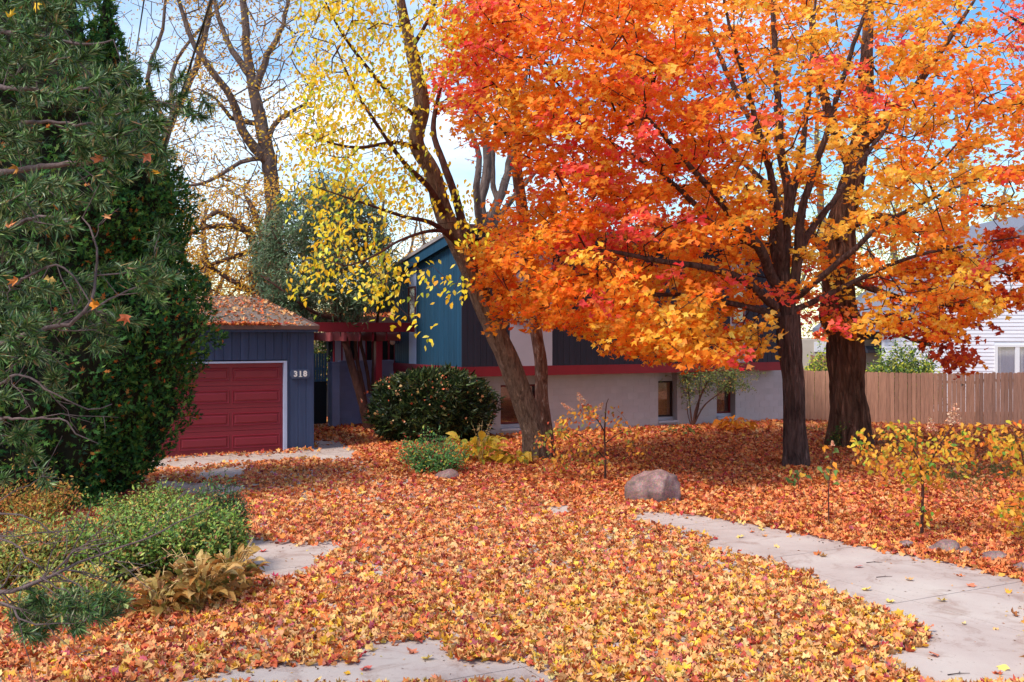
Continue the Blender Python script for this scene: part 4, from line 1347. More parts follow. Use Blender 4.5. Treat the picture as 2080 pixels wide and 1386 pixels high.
GAPS = [(1500, 40, 60, 60, .75), (1620, 150, 60, 90, .7), (1230, 250, 40, 40, .5), (1330, 60, 40, 40, .5), (1790, 200, 60, 50, .6), (1930, 300, 60, 50, .5), (1820, 420, 70, 50, .5), (1480, 330, 40, 40, .6), (1180, 620, 60, 20, .3), (1600, 300, 60, 90, .7), (1640, 400, 45, 60, .6), (1600, 470, 50, 70, .7), (1690, 330, 40, 60, .5), (1480, 60, 60, 50, .5), (1580, 80, 60, 60, .5), (1150, 300, 60, 30, .5), (1640, 500, 40, 50, .6), (1550, 600, 50, 40, .5), (1030, 330, 60, 40, .6),
        (1700, 190, 60, 60, .45), (1760, 480, 70, 60, .55), (1900, 640, 120, 60, .6), (1820, 560, 60, 50, .5), (1985, 100, 60, 60, .5), (1850, 90, 50, 50, .4), (1080, 150, 50, 60, .35), (1460, 520, 50, 40, .4),(1590, 560, 60, 60, .6)]
keep = []
for i, (a, b_) in enumerate(px):
    pr = 0
    for (cx, cy, rx, ry, s) in GAPS:
        pr = max(pr, s * math.exp(-(((a - cx) / rx) ** 2 + ((b_ - cy) / ry) ** 2)))
    n3 = mnoise.noise(Vector(sp[i]) * .55)
    if n3 < -.18: pr = max(pr, .6)
    if a > 1700: pr = max(pr, .36)
    if b_ < 420 and a > 1450: pr = max(pr, .3)
    ok = rng.random() > pr
    # keep the near side clear in front of the trunk
    if 1560 < a < 1680 and sp[i][1] < 21.8 and 250 < b_ < 640 and rng.random() < .65: ok = False
    keep.append(ok)
sp = sp[np.array(keep)]
px = to_px(sp)
limb_pts = []
for p_, r_ in L_[:10]:
    q_, rr_ = resample(pl(p_), r_, .3)
    for a_, b__ in zip(q_, rr_):
        if b__ > .035: limb_pts.append(tuple(a_))
limb_pts = np.array(limb_pts); lpx = to_px(limb_pts)
ok_ = []
for i in range(len(sp)):
    dpx = np.hypot(lpx[:, 0] - px[i, 0], lpx[:, 1] - px[i, 1])
    j_ = int(np.argmin(dpx))
    ok_.append(not (dpx[j_] < 34 and sp[i][1] < limb_pts[j_][1] and rng.random() < .72))
sp = sp[np.array(ok_)]; px = to_px(sp)
gr.grow(sp, .35, .05, .08)
tw = gr.build(.0075, .42, skip_fixed=True)
o = lt_.build('limbs', M['bark_maple'], maple)
bpy.data.objects.remove(o)
tl = Tubes()
base_p = np.array(gr.p)
# limbs as a part of their own, twigs as another
for pts, rad in [([(P(1602, 660, MD)), P(1598, 600, MD), P(1592, 560, MD), P(1597, 480, MD), P(1603, 400, MD), P(1585, 300, MD), P(1580, 180, MD), P(1572, 60, MD), P(1570, -80, MD)], [.2, .17, .13, .11, .1, .09, .075, .06, .03])] + [(pl(a), b_) for a, b_ in L_]:
    pp, rr = resample(pts, rad, .18)
    pp = [p + Vector((rng.normal(0, .012), rng.normal(0, .012), 0)) for p in pp]
    t1 = Tubes(); t1.add(pp, rr, 12, .07)
    shift(t1.build('limb', M['bark_maple'], maple), mb)
o = shift(tw.build('branches', M['bark_dark'], maple), mb)

RED = [(4, (255, 112, 78)), (3, (252, 92, 86)), (2, (255, 134, 70)), (1, (240, 66, 66)), (2, (255, 152, 80))]
ORG = [(4, (255, 146, 40)), (3, (255, 160, 48)), (2, (255, 126, 38)), (1.2, (255, 176, 64)), (.8, (248, 104, 38))]
YEL = [(4, (255, 190, 62)), (3, (255, 176, 52)), (2, (255, 206, 92)), (1, (252, 150, 44))]
DRD = [(3, (222, 96, 50)), (3, (206, 76, 50)), (2, (236, 126, 50)), (1, (180, 60, 46))]
zones = [(1400, 200, 120, 80, RED, .5), (1160, 280, 70, 80, RED, .5), (1000, 70, 90, 80, RED, .6), (930, 200, 60, 60, RED, .8), (1250, 440, 110, 100, RED, .3), (1320, 360, 110, 90, RED, .4), (1700, 600, 110, 60, RED, .85), (1490, 690, 40, 40, RED, .55),
         (1750, 150, 80, 60, RED, .5), (1380, 640, 110, 90, YEL, .9), (1560, 690, 60, 40, YEL, .8), (1900, 480, 200, 220, YEL, .6), (1750, 330, 130, 120, YEL, .55), (1560, 380, 90, 90, YEL, .65), (1100, 200, 120, 70, YEL, .4), (1080, 500, 100, 60, YEL, .25), (1650, 60, 200, 80, YEL, .5), (1800, 80, 150, 80, YEL, .5),
         (2060, 250, 80, 200, RED, .35)]
def spray_leaves(sp, px, per, rad, flat, size, zones, default, droop=.35, front=.55):
    lp, ln, ls, lc = [], [], [], []
    for i, c in enumerate(sp):
        col = default
        best = .0
        pickz = [default]
        for (cx, cy, rx, ry, P_, s) in zones:
            w = s * math.exp(-(((px[i][0] - cx) / rx) ** 2 + ((px[i][1] - cy) / ry) ** 2) * .8)
            if rng.random() < w: pickz = [P_]
        m = max(3, int(per * rng.uniform(.55, 1.35)))
        r = rad * rng.uniform(.7, 1.25)
        th = rng.uniform(0, 2 * math.pi, m); rr = r * np.sqrt(rng.random(m))
        tilt = rng.normal(0, .22, 2)
        off = np.stack([rr * np.cos(th), rr * np.sin(th), rng.normal(0, flat, m) - droop * rr ** 2 / r * .5], 1)
        off[:, 2] += off[:, 0] * tilt[0] + off[:, 1] * tilt[1]
        lp.append(c + off)
        nn = rng.normal(0, .5, (m, 3)) + np.array([-.25, -front, .62])
        ln.append(nn)
        ls.append(rng.uniform(size[0], size[1], m))
        cc = pal(m, pickz[0], .12) * rng.uniform(.93, 1.08)
        lc.append(cc)
    return np.vstack(lp), np.vstack(ln), np.concatenate(ls), np.clip(np.vstack(lc), 0, .95)
lp, ln, ls, lc = spray_leaves(sp, px, 40, .42, .07, (.10, .17), zones, ORG)
al = np.stack([rng.normal(0, .6, len(lp)), rng.normal(0, .6, len(lp)), rng.normal(-.9, .4, len(lp))], 1)
o = cloud('crown', MAPLE_S, lp, ln, ls, lc, M['leaf_maple'], maple, along=al, curl=.8); o['kind'] = 'stuff'; shift(o, mb)

# ------------------------------------------------------------------ big old maple behind
BD = 26.0
big = empty('old_tree', (G(1728, 912).x, BD, 0)); tag(big, 'massive old tree with shaggy furrowed trunk beside the fence', 'tree'); bb = big.location
bp_ = [P(1730, 925, BD), P(1728, 850, BD), P(1722, 760, BD), P(1716, 690, BD), P(1704, 600, BD), P(1700, 520, BD), P(1712, 440, BD), P(1738, 340, BD), P(1755, 240, BD + .5), P(1760, 120, BD + 1)]
o = trunk_mesh('trunk', bp_, [.50, .45, .44, .45, .42, .38, .3, .24, .2, .16], M['bark_big'], big, 90, .06, 20, .16, .13, .25, 4.0); shift(o, bb)
gr2 = Grower()
L2 = [
    ([(1760, 120, 27), (1765, 0, 27.5), (1770, -200, 28)], [.16, .13, .06]),
    ([(1735, 350, 26), (1690, 250, 26.4), (1660, 130, 27), (1640, -40, 27.4)], [.16, .13, .1, .05]),
    ([(1745, 300, 26), (1820, 230, 25.6), (1900, 120, 25.2), (1980, 0, 25)], [.14, .11, .08, .03]),
    ([(1710, 470, 26), (1780, 440, 25.2), (1860, 460, 24.4), (1950, 520, 23.8), (2050, 560, 23.4)], [.12, .09, .07, .05, .02]),
    ([(1705, 560, 26), (1780, 590, 24.8), (1850, 610, 23.8), (1930, 620, 23.2), (2010, 615, 22.8)], [.10, .08, .06, .04, .015]),
    ([(1705, 540, 26), (1640, 470, 27), (1560, 380, 28), (1480, 300, 28.6), (1380, 200, 29)], [.14, .12, .09, .06, .02]),
    ([(1715, 640, 26), (1790, 660, 25), (1850, 690, 24.4), (1900, 705, 24)], [.07, .05, .035, .015]),
]
for pts, rad in L2:
    gr2.limb(pl(pts), rad, .3)
    pp, rr = resample(pl(pts), rad, .2)
    t1 = Tubes(); t1.add(pp, rr, 12, .06); shift(t1.build('limb', M['bark_big'], big), bb)
sp2 = np.vstack([fill([(1200, -120), (1500, -150), (2200, -150), (2200, 260), (2000, 300), (1850, 330), (1650, 250), (1450, 210), (1300, 120)], 28, 4, 230),
                 fill([(1780, 560), (1880, 520), (2010, 470), (2150, 470), (2150, 610), (2080, 640), (2010, 610), (1985, 680), (1975, 745), (1900, 745), (1850, 690), (1780, 640)], 23.8, 1.2, 95),
                 fill([(1200, 330), (1400, 300), (1560, 400), (1560, 600), (1400, 640), (1250, 600)], 27, 1.0, 60)])
px2 = to_px(sp2)
gr2.grow(sp2, .4, .05, .05)
shift(gr2.build(.007, .42, skip_fixed=True).build('branches', M['bark_dark'], big), bb)
z2 = [(2000, 620, 160, 130, DRD, .9), (1900, 700, 130, 70, DRD, .8), (1300, 480, 200, 200, DRD, .3), (1900, 60, 250, 120, YEL, .6)]
lp, ln, ls, lc = spray_leaves(sp2, px2, 34, .42, .07, (.11, .18), z2, ORG, droop=.5)
o = cloud('crown', MAPLE_S, lp, ln, ls, lc, M['leaf_maple'], big, along=np.stack([rng.normal(0, .6, len(lp)), rng.normal(0, .6, len(lp)), rng.normal(-.9, .4, len(lp))], 1), curl=.8); o['kind'] = 'stuff'; shift(o, bb)

# ------------------------------------------------------------------ leaning yellow-leaved tree (two stems)
LD = 23.5
lean = empty('leaning_tree', (G(1090, 935).x, LD, 0)); tag(lean, 'leaning two stemmed tree with peeling bark and sparse yellow leaves', 'tree'); lb = lean.location
def D_(py): return LD - (935 - py) / 935 * 2.4
tp = [(1092, 945), (1084, 880), (1062, 810), (1036, 740), (1010, 680), (984, 620), (958, 560), (930, 495), (900, 430), (878, 350), (846, 290), (858, 220), (842, 130), (826, 60), (812, -10), (800, -120)]
tr_ = [27, 24, 22, 21.5, 20.5, 20, 19.5, 19.5, 18.5, 17, 15.5, 14.5, 12.5, 11, 9.5, 6]
pts = [P(a, b_, D_(b_)) for a, b_ in tp]; rad = [r * D_(q[1]) / F for r, q in zip(tr_, tp)]
shift(trunk_mesh('trunk', pts, rad, M['bark_lean'], lean, 64, .045, 20, .09, .05, .25, 7.0), lb)
tp2 = [(1112, 930), (1106, 860), (1100, 800), (1099, 740), (1092, 690), (1084, 640), (1078, 560), (1068, 470), (1060, 420), (1050, 350), (1052, 290), (1045, 210), (1030, 120), (1020, 20), (1010, -100)]
tr2 = [17, 14, 13.5, 13, 12, 12, 12, 12, 11.5, 11, 10, 8.5, 7, 6, 4]
pts2 = [P(a, b_, LD + .55) for a, b_ in tp2]; rad2 = [r * (LD + .5) / F for r in tr2]
o = shift(trunk_mesh('trunk', pts2, rad2, M['bark_birch'], lean, 30, .06, 12, .07, .05, .2, 9.0), lb); o['label'] = 'thinner upright stem with pale flaking bark'
gr3 = Grower(); gr3.limb(pts, rad, .3)
LL = [
    ([(935, 500, 22.3), (880, 455, 21.2), (820, 440, 20), (760, 420, 19), (700, 400, 18.4), (640, 380, 18)], [.07, .05, .035, .025, .016, .008]),
    ([(905, 440, 22.2), (870, 380, 21.2), (820, 330, 20.2), (770, 260, 19.6), (720, 180, 19.2), (680, 90, 19)], [.08, .06, .045, .035, .025, .01]),
    ([(945, 480, 22.3), (925, 400, 22.4), (900, 330, 22.6), (880, 260, 22.8), (900, 160, 23), (930, 60, 23)], [.11, .09, .075, .06, .04, .02]),
    ([(850, 240, 21.7), (800, 200, 21), (740, 130, 20.4), (690, 60, 20), (650, -20, 19.6)], [.06, .045, .035, .025, .01]),
    ([(850, 300, 21.8), (800, 290, 20.6), (730, 300, 19.6), (670, 290, 19), (620, 270, 18.6)], [.06, .04, .03, .02, .01]),
    ([(920, 470, 22.3), (870, 470, 20.6), (810, 490, 19.2), (760, 520, 18.2), (700, 540, 17.4), (650, 520, 17)], [.05, .035, .025, .018, .012, .006]),
    ([(835, 100, 21.4), (870, 40, 21.2), (900, -40, 21)], [.05, .035, .015]),
]
for p_, r_ in LL:
    gr3.limb(pl(p_), r_, .25)
    pp, rr = resample(pl(p_), r_, .2); t1 = Tubes(); t1.add(pp, rr, 10, .05); shift(t1.build('limb', M['bark_red'], lean), lb)
yp = [(620, -120), (960, -120), (950, 40), (900, 120), (870, 220), (880, 330), (960, 420), (975, 470), (930, 470), (880, 440), (840, 470), (860, 540), (900, 560), (905, 590), (840, 590), (820, 620), (760, 600), (740, 560),
      (660, 590), (615, 580), (605, 520), (650, 470), (600, 420), (590, 300), (610, 150)]
sp3 = fill(yp, 19.6, 2.2, 900)
p3 = to_px(sp3)
k3 = (p3[:, 1] < 400) | (rng.random(len(p3)) < .3)
sp3 = sp3[k3]; p3 = p3[k3]
tx = np.interp(p3[:, 1], [q[1] for q in tp][::-1], [q[0] for q in tp][::-1])
ontrunk = (np.abs(p3[:, 0] - tx) < 26)
lowr = (p3[:, 0] > 800) & (p3[:, 1] > 470)
sp3 = sp3[~((ontrunk & (rng.random(len(sp3)) < .75)) | (lowr & (rng.random(len(sp3)) < .8)))]
hang = []
for (a, b_, n_) in ((640, 560, 5), (655, 500, 6), (700, 560, 6), (740, 600, 5), (785, 610, 6), (770, 640, 2), (830, 560, 3), (885, 595, 3), (862, 545, 2), (905, 560, 1), (850, 640, 1), (700, 470, 6), (940, 470, 4), (780, 560, 5)):
    for q in range((n_ + 1) // 2): hang.append(tuple(P(a + rng.normal(0, 15), b_ + rng.normal(0, 15), rng.uniform(15.5, 17.5))))
sp3 = np.vstack([sp3, np.array(hang)])
nz3 = np.array([mnoise.noise(Vector(q) * .9) for q in sp3])
sp3 = sp3[(nz3 > -.1) | (rng.random(len(sp3)) < .35)]
gr3.grow(sp3, .3, .04, .0)
shift(gr3.build(.0045, .42, skip_fixed=True).build('branches', M['bark_red'], lean), lb)
px3 = to_px(sp3)
YB = [(4, (250, 210, 42)), (3, (246, 194, 34)), (2.4, (250, 226, 90)), (1.2, (200, 196, 50)), (.6, (228, 168, 30)), (.5, (150, 168, 50))]
lp, ln, ls, lc = spray_leaves(sp3, px3, 14, .36, .14, (.075, .115), [], YB, droop=.9, front=.9)
o = cloud('crown', OVATE, lp, ln, ls, lc, M['leaf_yellow'], lean, along=np.stack([rng.normal(0, .5, len(lp)), rng.normal(0, .3, len(lp)), rng.normal(-1, .3, len(lp))], 1)); o['kind'] = 'stuff'; shift(o, lb)

# ------------------------------------------------------------------ background trees
def bgtree(name, base, limbs, poly, d, rd, nsp, per, size, palette, bark, label, rtip=.01, leaf=SMALL, rad=.6, step=.45, jit=.09, seg=12, extra=None, flat=.3):
    root = empty(name, (base[0], base[1], 0)); tag(root, label, 'tree'); rb = root.location
    gr = Grower()
    for i, (p_, r_) in enumerate(limbs):
        gr.limb(pl(p_), r_, .5)
        pp, rr = resample(pl(p_), r_, .35)
        pp = [q + Vector((rng.normal(0, .02), rng.normal(0, .02), 0)) for q in pp]
        t1 = Tubes(); t1.add(pp, rr, seg, .07); shift(t1.build('trunk' if i == 0 else 'limb', bark, root), rb)
    sp = fill(poly, d, rd, nsp)
    gr.grow(sp, step, jit, .05)
    shift(gr.build(rtip, .42, skip_fixed=True).build('branches', bark, root), rb)
    if per:
        keep = rng.random(len(sp)) < (extra or 1)
        s2 = sp[keep]
        lp, ln, ls, lc = spray_leaves(s2, to_px(s2), per, rad, flat, size, [], palette, droop=.3)
        o = cloud('crown', leaf, lp, ln, ls, lc, M['leaf_yellow'], root); o['kind'] = 'stuff'; shift(o, rb)
    return root
GOLD = [(3, (222, 168, 50)), (3, (206, 150, 56)), (2, (186, 128, 52)), (1, (236, 190, 60)), (.6, (170, 150, 60))]
PALEY = [(3, (232, 206, 90)), (2, (214, 200, 90)), (2, (190, 190, 80)), (1, (240, 220, 120))]
bgtree('tall_bare_tree', (P(555, 0, 44).x, 44), [
    ([(560, 790, 44), (558, 600, 44), (556, 440, 44), (548, 340, 44), (528, 240, 44), (512, 170, 44), (500, 80, 44.3), (490, -60, 44.6)], [.5, .42, .36, .32, .28, .22, .18, .12]),
    ([(548, 330, 44), (500, 280, 43.5), (470, 200, 43), (420, 130, 42.6), (380, 60, 42.4), (350, -60, 42)], [.26, .2, .16, .13, .1, .06]),
    ([(520, 180, 44), (545, 110, 44.2), (575, 50, 44.4), (590, -40, 44.6)], [.18, .13, .1, .06]),
    ([(505, 150, 44), (465, 90, 44.6), (440, 20, 45), (430, -60, 45)], [.16, .12, .09, .05]),
    ([(540, 290, 44), (570, 240, 43.6), (620, 210, 43.2), (640, 170, 43)], [.14, .1, .06, .03]),
    ([(545, 320, 44), (490, 330, 43), (420, 370, 42), (340, 382, 41.4)], [.12, .09, .07, .04]),
    ([(515, 250, 44), (470, 240, 43.4), (440, 200, 43), (400, 180, 42.6)], [.12, .09, .06, .03]),
], [(330, -80), (660, -80), (650, 200), (620, 300), (600, 420), (480, 420), (380, 400), (330, 300), (380, 150)], 43.5, 3.5, 620, 14, (.13, .22), GOLD, M['bark_bg'],
    'tall half bare tree with forked trunk behind the garage', .014, extra=.55, rad=.8)
bgtree('bare_tree', (P(230, 0, 50).x, 50), [
    ([(330, 700, 50), (345, 450, 50), (330, 300, 50), (400, 130, 50), (430, 0, 50), (440, -60, 50)], [.3, .26, .22, .16, .12, .08]),
    ([(335, 320, 50), (250, 180, 50), (215, 60, 50), (180, -60, 50)], [.18, .14, .1, .06]),
    ([(340, 260, 50), (300, 160, 49), (330, 60, 49), (340, -60, 49)], [.14, .1, .08, .05]),
    ([(350, 250, 50), (350, 150, 51), (380, 90, 51), (460, 0, 51)], [.14, .1, .08, .05]),
], [(150, -80), (480, -80), (460, 150), (430, 330), (400, 420), (300, 380), (230, 250), (170, 100)], 50, 3, 380, 9, (.13, .2), GOLD, M['bark_bg'], 'pale bare tree rising behind the arborvitae', .014, extra=.6, rad=.7)
bgtree('gnarled_tree', (P(540, 0, 38).x, 38), [
    ([(542, 800, 38), (538, 640, 38), (520, 560, 38), (540, 500, 38), (524, 450, 38), (500, 400, 38)], [.4, .36, .28, .2, .14, .06]),
    ([(525, 540, 38), (500, 470, 37.6), (430, 460, 37), (370, 478, 36.6)], [.16, .12, .09, .04]),
    ([(530, 500, 38), (480, 520, 37.4), (420, 540, 37), (370, 560, 36.6)], [.12, .09, .06, .03]),
    ([(530, 600, 38), (470, 570, 37.4), (410, 530, 37)], [.12, .09, .04]),
    ([(520, 480, 38), (440, 430, 37.6), (400, 470, 37.2)], [.12, .09, .04]),
], [(370, 400), (470, 370), (560, 380), (560, 500), (560, 620), (470, 625), (380, 620), (360, 500)], 38, 2.5, 520, 22, (.11, .18), GOLD, M['bark_bgred'],
    'gnarled old tree with rusty yellow leaves rising over the garage roof', .011, extra=.55, rad=.6)
bgtree('grey_stemmed_tree', (P(975, 0, 40).x, 40), [
    ([(985, 720, 40), (985, 480, 40), (975, 420, 40), (990, 330, 40), (970, 200, 40), (960, 60, 40), (950, -60, 40)], [.3, .26, .22, .17, .13, .09, .05]),
    ([(988, 460, 40), (1020, 390, 40), (1040, 310, 40), (1060, 200, 40), (1080, 60, 40)], [.2, .17, .13, .09, .05]),
    ([(975, 460, 40), (968, 380, 39), (975, 320, 39), (950, 250, 39), (920, 130, 39)], [.15, .13, .11, .08, .04]),
    ([(1000, 470, 40), (1010, 420, 41), (1000, 350, 41), (1010, 200, 41)], [.14, .12, .1, .05]),
    ([(985, 480, 40), (1060, 380, 40), (1110, 330, 40), (1180, 280, 40)], [.14, .1, .07, .04]),
], [(880, -80), (1250, -80), (1200, 300), (1100, 350), (1060, 400), (960, 420), (900, 250)], 40, 3, 200, 5, (.12, .18), GOLD, M['bark_bg'], 'grey tree with several upright stems behind the house roof', .012, extra=.4)
bgtree('yellow_tree', (P(1690, 0, 52).x, 52), [
    ([(1680, 760, 52), (1680, 600, 52), (1670, 450, 52), (1660, 300, 52), (1660, 150, 52)], [.3, .26, .2, .12, .05]),
    ([(1675, 560, 52), (1720, 450, 52), (1760, 350, 52)], [.15, .1, .04]),
], [(1560, 300), (1700, 180), (1830, 300), (1850, 520), (1800, 660), (1640, 700), (1570, 560)], 52, 3, 260, 16, (.14, .22), PALEY, M['bark_bg'], 'yellow green tree behind the older board fence', .012, rad=.8)
bgtree('pale_yellow_tree', (P(1960, 0, 60).x, 60), [
    ([(1980, 760, 60), (1975, 600, 60), (1960, 450, 60), (1950, 300, 60), (1940, 200, 60)], [.3, .26, .2, .12, .05]),
    ([(1970, 560, 60), (2020, 450, 60), (2060, 330, 60)], [.15, .1, .04]),
    ([(1970, 580, 60), (1900, 450, 60), (1870, 350, 60)], [.15, .1, .04]),
], [(1800, 420), (1880, 320), (1960, 300), (2080, 320), (2160, 480), (2120, 640), (1880, 640), (1800, 560)], 60, 3, 260, 14, (.15, .24), PALEY, M['bark_bg'], 'pale yellow tree standing behind the white house', .012, rad=.8)
bgtree('red_leaved_tree', (P(2200, 0, 24).x, 24), [
    ([(2230, 940, 24), (2225, 700, 24), (2215, 400, 24), (2190, 150, 24), (2170, 0, 24), (2160, -100, 24)], [.25, .22, .18, .12, .08, .04]),
    ([(2190, 150, 24), (2120, 80, 24), (2060, 40, 24), (2030, 20, 24)], [.08, .05, .03, .01]),
], [(2010, -30), (2120, -40), (2160, 60), (2120, 130), (2040, 110), (2000, 60)], 24, 1, 60, 10, (.09, .14), RED, M['bark_dark'], 'dark red leaved branch tips in the upper right corner', .006, MAPLE_S, .35, .35, .05)
# distant row of trees that closes the horizon
for k, (px_, dd, lab) in enumerate(((260, 75, 'bare far tree left of the garage'), (420, 82, 'far twiggy tree seen over the garage roof'), (620, 78, 'far yellowing tree behind the juniper'), (780, 85, 'far tree behind the pergola'), (920, 80, 'far tree left of the leaning trunk'),
                                    (1110, 86, 'far tree behind the house roof'), (1350, 80, 'far tree hidden behind the maple crown'), (1600, 84, 'far tree between the two maples'), (1820, 78, 'far tree left of the white house'))):
    h0 = 380 + (k * 37) % 90
    bgtree('far_tree', (P(px_, 0, dd).x, dd), [([(px_, 750, dd), (px_ + 4, 600, dd), (px_ - 6, 480, dd), (px_, h0, dd)], [.35, .3, .2, .08]), ([(px_, 640, dd), (px_ + 50, 520, dd), (px_ + 70, 430, dd)], [.2, .12, .05]), ([(px_, 620, dd), (px_ - 50, 520, dd), (px_ - 70, 440, dd)], [.2, .12, .05])],
           [(px_ - 110, 640), (px_ - 130, 540), (px_ - 90, h0 + 40), (px_, h0 - 20), (px_ + 90, h0 + 30), (px_ + 130, 540), (px_ + 110, 650)], dd, 4, 170, 16, (.2, .34), GOLD, M['bark_bg'], lab, .02, rad=1.2, step=.9, jit=.2, seg=8, extra=.9)['group'] = 'distant row of trees'

# ------------------------------------------------------------------ juniper with several stems by the courtyard wall
JD = 30.6
jun = empty('juniper_tree', (P(748, 0, JD).x, JD, 0)); tag(jun, 'grey green multi stemmed juniper leaning over the pergola', 'tree'); jb = jun.location
grj = Grower()
JL = [([(750, 878, 30.6), (742, 840, 30.5), (728, 790, 30.4), (712, 735, 30.3), (700, 690, 30.3), (688, 640, 30.4), (670, 560, 30.6), (640, 480, 31), (620, 420, 31.2)], [.16, .14, .12, .11, .10, .09, .07, .05, .02]),
      ([(746, 850, 30.6), (738, 790, 30.7), (726, 735, 30.8), (722, 690, 30.9), (730, 600, 31), (740, 500, 31.2), (730, 420, 31.4)], [.06, .06, .055, .05, .045, .035, .015]),
      ([(752, 800, 30.9), (744, 745, 31), (733, 700, 31), (726, 660, 31), (700, 580, 31.2), (680, 500, 31.2), (690, 400, 31.2)], [.055, .055, .05, .05, .04, .03, .015]),
      ([(757, 800, 31.1), (759, 740, 31.2), (762, 690, 31.3), (770, 620, 31.4), (775, 540, 31.6)], [.06, .055, .05, .04, .02]),
      ([(690, 650, 30.4), (640, 635, 30), (600, 610, 29.6), (560, 580, 29.4), (530, 560, 29.4)], [.07, .05, .04, .03, .015]),
      ([(680, 600, 30.5), (620, 560, 30.4), (570, 500, 30.4), (545, 450, 30.4)], [.06, .045, .03, .015])]
for i, (p_, r_) in enumerate(JL):
    grj.limb(pl(p_), r_, .25)
    pp, rr = resample(pl(p_), r_, .12); t1 = Tubes(); t1.add(pp, rr, 10, .08); shift(t1.build('stem' if i < 4 else 'limb', M['bark_red'], jun), jb)
jp = [(520, 560), (525, 470), (560, 430), (600, 400), (640, 360), (700, 370), (770, 430), (800, 540), (790, 610), (745, 640), (710, 655), (650, 655), (600, 640), (575, 655), (540, 620)]
spj = fill(jp, 30.8, 1.7, 1300)
spj = spj[np.array([mnoise.noise(Vector(q) * 1.3) > -.12 for q in spj])]
grj.grow(spj, .25, .04, .0)
shift(grj.build(.005, .4, skip_fixed=True).build('branches', M['bark_red'], jun), jb)
m = 40; N_ = len(spj)
lp = np.repeat(spj, m, 0) + rng.normal(0, .16, (N_ * m, 3)) * np.array([1, 1, 1.1])
al = rng.normal(0, .55, (N_ * m, 3)) + np.array([0, 0, -.45])
JC = [(3, (96, 116, 82)), (3, (116, 134, 98)), (2, (74, 94, 62)), (1, (136, 144, 112)), (.6, (150, 112, 84))]
tuft = (STRIP[0] * np.array([2.0, 1, 1]), STRIP[1])
o = cloud('crown', tuft, lp, rng.normal(0, 1, lp.shape) + np.array([-.3, -.6, .4]), rng.uniform(.10, .22, len(lp)), pal(len(lp), JC, .15), M['scale'], jun, along=al); o['kind'] = 'stuff'; shift(o, jb)

# ------------------------------------------------------------------ arborvitae
def cone_plant(name, base, profile, n, size, palette, label, cat, mat, tmpl=SPRAY, core=.8, up=.9, lump=.42, seed=0, orange=0):
    """profile: list of (z, radius); foliage as sprays on a lumpy surface of revolution"""
    root = empty(name, base); tag(root, label, cat)
    zs = np.array([p[0] for p in profile]); rs = np.array([p[1] for p in profile])
    A = np.cumsum(np.maximum(.01, (rs[:-1] + rs[1:]) / 2 * np.diff(zs))); A = np.insert(A, 0, 0)
    u = rng.uniform(0, A[-1], n); z = np.interp(u, A, zs); th = rng.uniform(0, 2 * math.pi, n)
    def R(z_, t_):
        v = Vector((math.cos(t_) * 1.6, math.sin(t_) * 1.6, z_ * 1.1 + seed))
        return np.interp(z_, zs, rs) * (1 + lump * mnoise.noise(v) + lump * .5 * mnoise.noise(v * 2.6))
    dep = rng.random(n) ** 1.7
    r = np.array([R(a, b_) for a, b_ in zip(z, th)]) * (1 - .25 * dep)
    pos = np.stack([r * np.cos(th), r * np.sin(th), z], 1)
    out = np.stack([np.cos(th), np.sin(th), np.zeros(n)], 1)
    al = out * .9 + np.array([0, 0, up]) + rng.normal(0, .35, (n, 3))
    nn = rng.normal(0, .6, (n, 3)) + out * .5 + np.array([0, 0, .35])
    cols = pal(n, palette, .15)
    o = cloud('foliage', tmpl, pos, nn, rng.uniform(size[0], size[1], n), cols, mat, root, along=al); o['kind'] = 'stuff'
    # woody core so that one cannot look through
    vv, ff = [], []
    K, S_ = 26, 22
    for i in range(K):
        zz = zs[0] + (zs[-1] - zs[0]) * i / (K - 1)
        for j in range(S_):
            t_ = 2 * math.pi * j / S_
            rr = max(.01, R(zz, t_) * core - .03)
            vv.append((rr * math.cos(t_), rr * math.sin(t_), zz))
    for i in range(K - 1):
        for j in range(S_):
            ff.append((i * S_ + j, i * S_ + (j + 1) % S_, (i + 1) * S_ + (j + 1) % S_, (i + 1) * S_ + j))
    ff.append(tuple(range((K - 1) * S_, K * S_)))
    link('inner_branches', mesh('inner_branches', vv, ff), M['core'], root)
    return root
ARB = [(3, (50, 92, 42)), (3, (72, 116, 50)), (2, (38, 70, 40)), (2, (106, 142, 60)), (.3, (190, 110, 50))]
b0 = G(225, 1000)
def prof(base_d, pts, cx):
    """pts: (py, right edge px) -> (z, radius)"""
    out = []
    for (py, pxr) in pts:
        q = P(pxr, py, base_d); c = P(cx, py, base_d)
        out.append((q.z, q.x - c.x))
    return sorted(out)
cone_plant('arborvitae', (P(215, 0, 18.4).x, 18.4, 0), prof(18.4, [(1000, 262), (960, 300), (900, 325), (820, 365), (740, 388), (660, 402), (560, 396), (480, 380), (400, 365), (330, 345), (250, 300), (150, 262), (60, 235), (0, 222)], 212), 30000, (.09, .17), ARB,
           'tall dense dark green arborvitae beside the garage door', 'shrub', M['scale'], seed=1)
cone_plant('arborvitae', (P(70, 0, 17.2).x, 17.2, 0), prof(17.2, [(1010, 200), (900, 240), (760, 262), (600, 268), (450, 262), (300, 240), (150, 205), (20, 160), (-150, 100), (-190, 78)], 70), 15000, (.10, .18), ARB,
           'second arborvitae mostly hidden behind the pine branches', 'shrub', M['scale'], seed=6)
cone_plant('arborvitae', (P(-130, 0, 16.5).x, 16.5, 0), prof(16.5, [(1030, -10), (900, 40), (700, 60), (400, 50), (100, 10), (-150, -60), (-250, -110)], -130), 5000, (.12, .2), ARB,
           'arborvitae at the left margin behind the pine', 'shrub', M['scale'], seed=9)

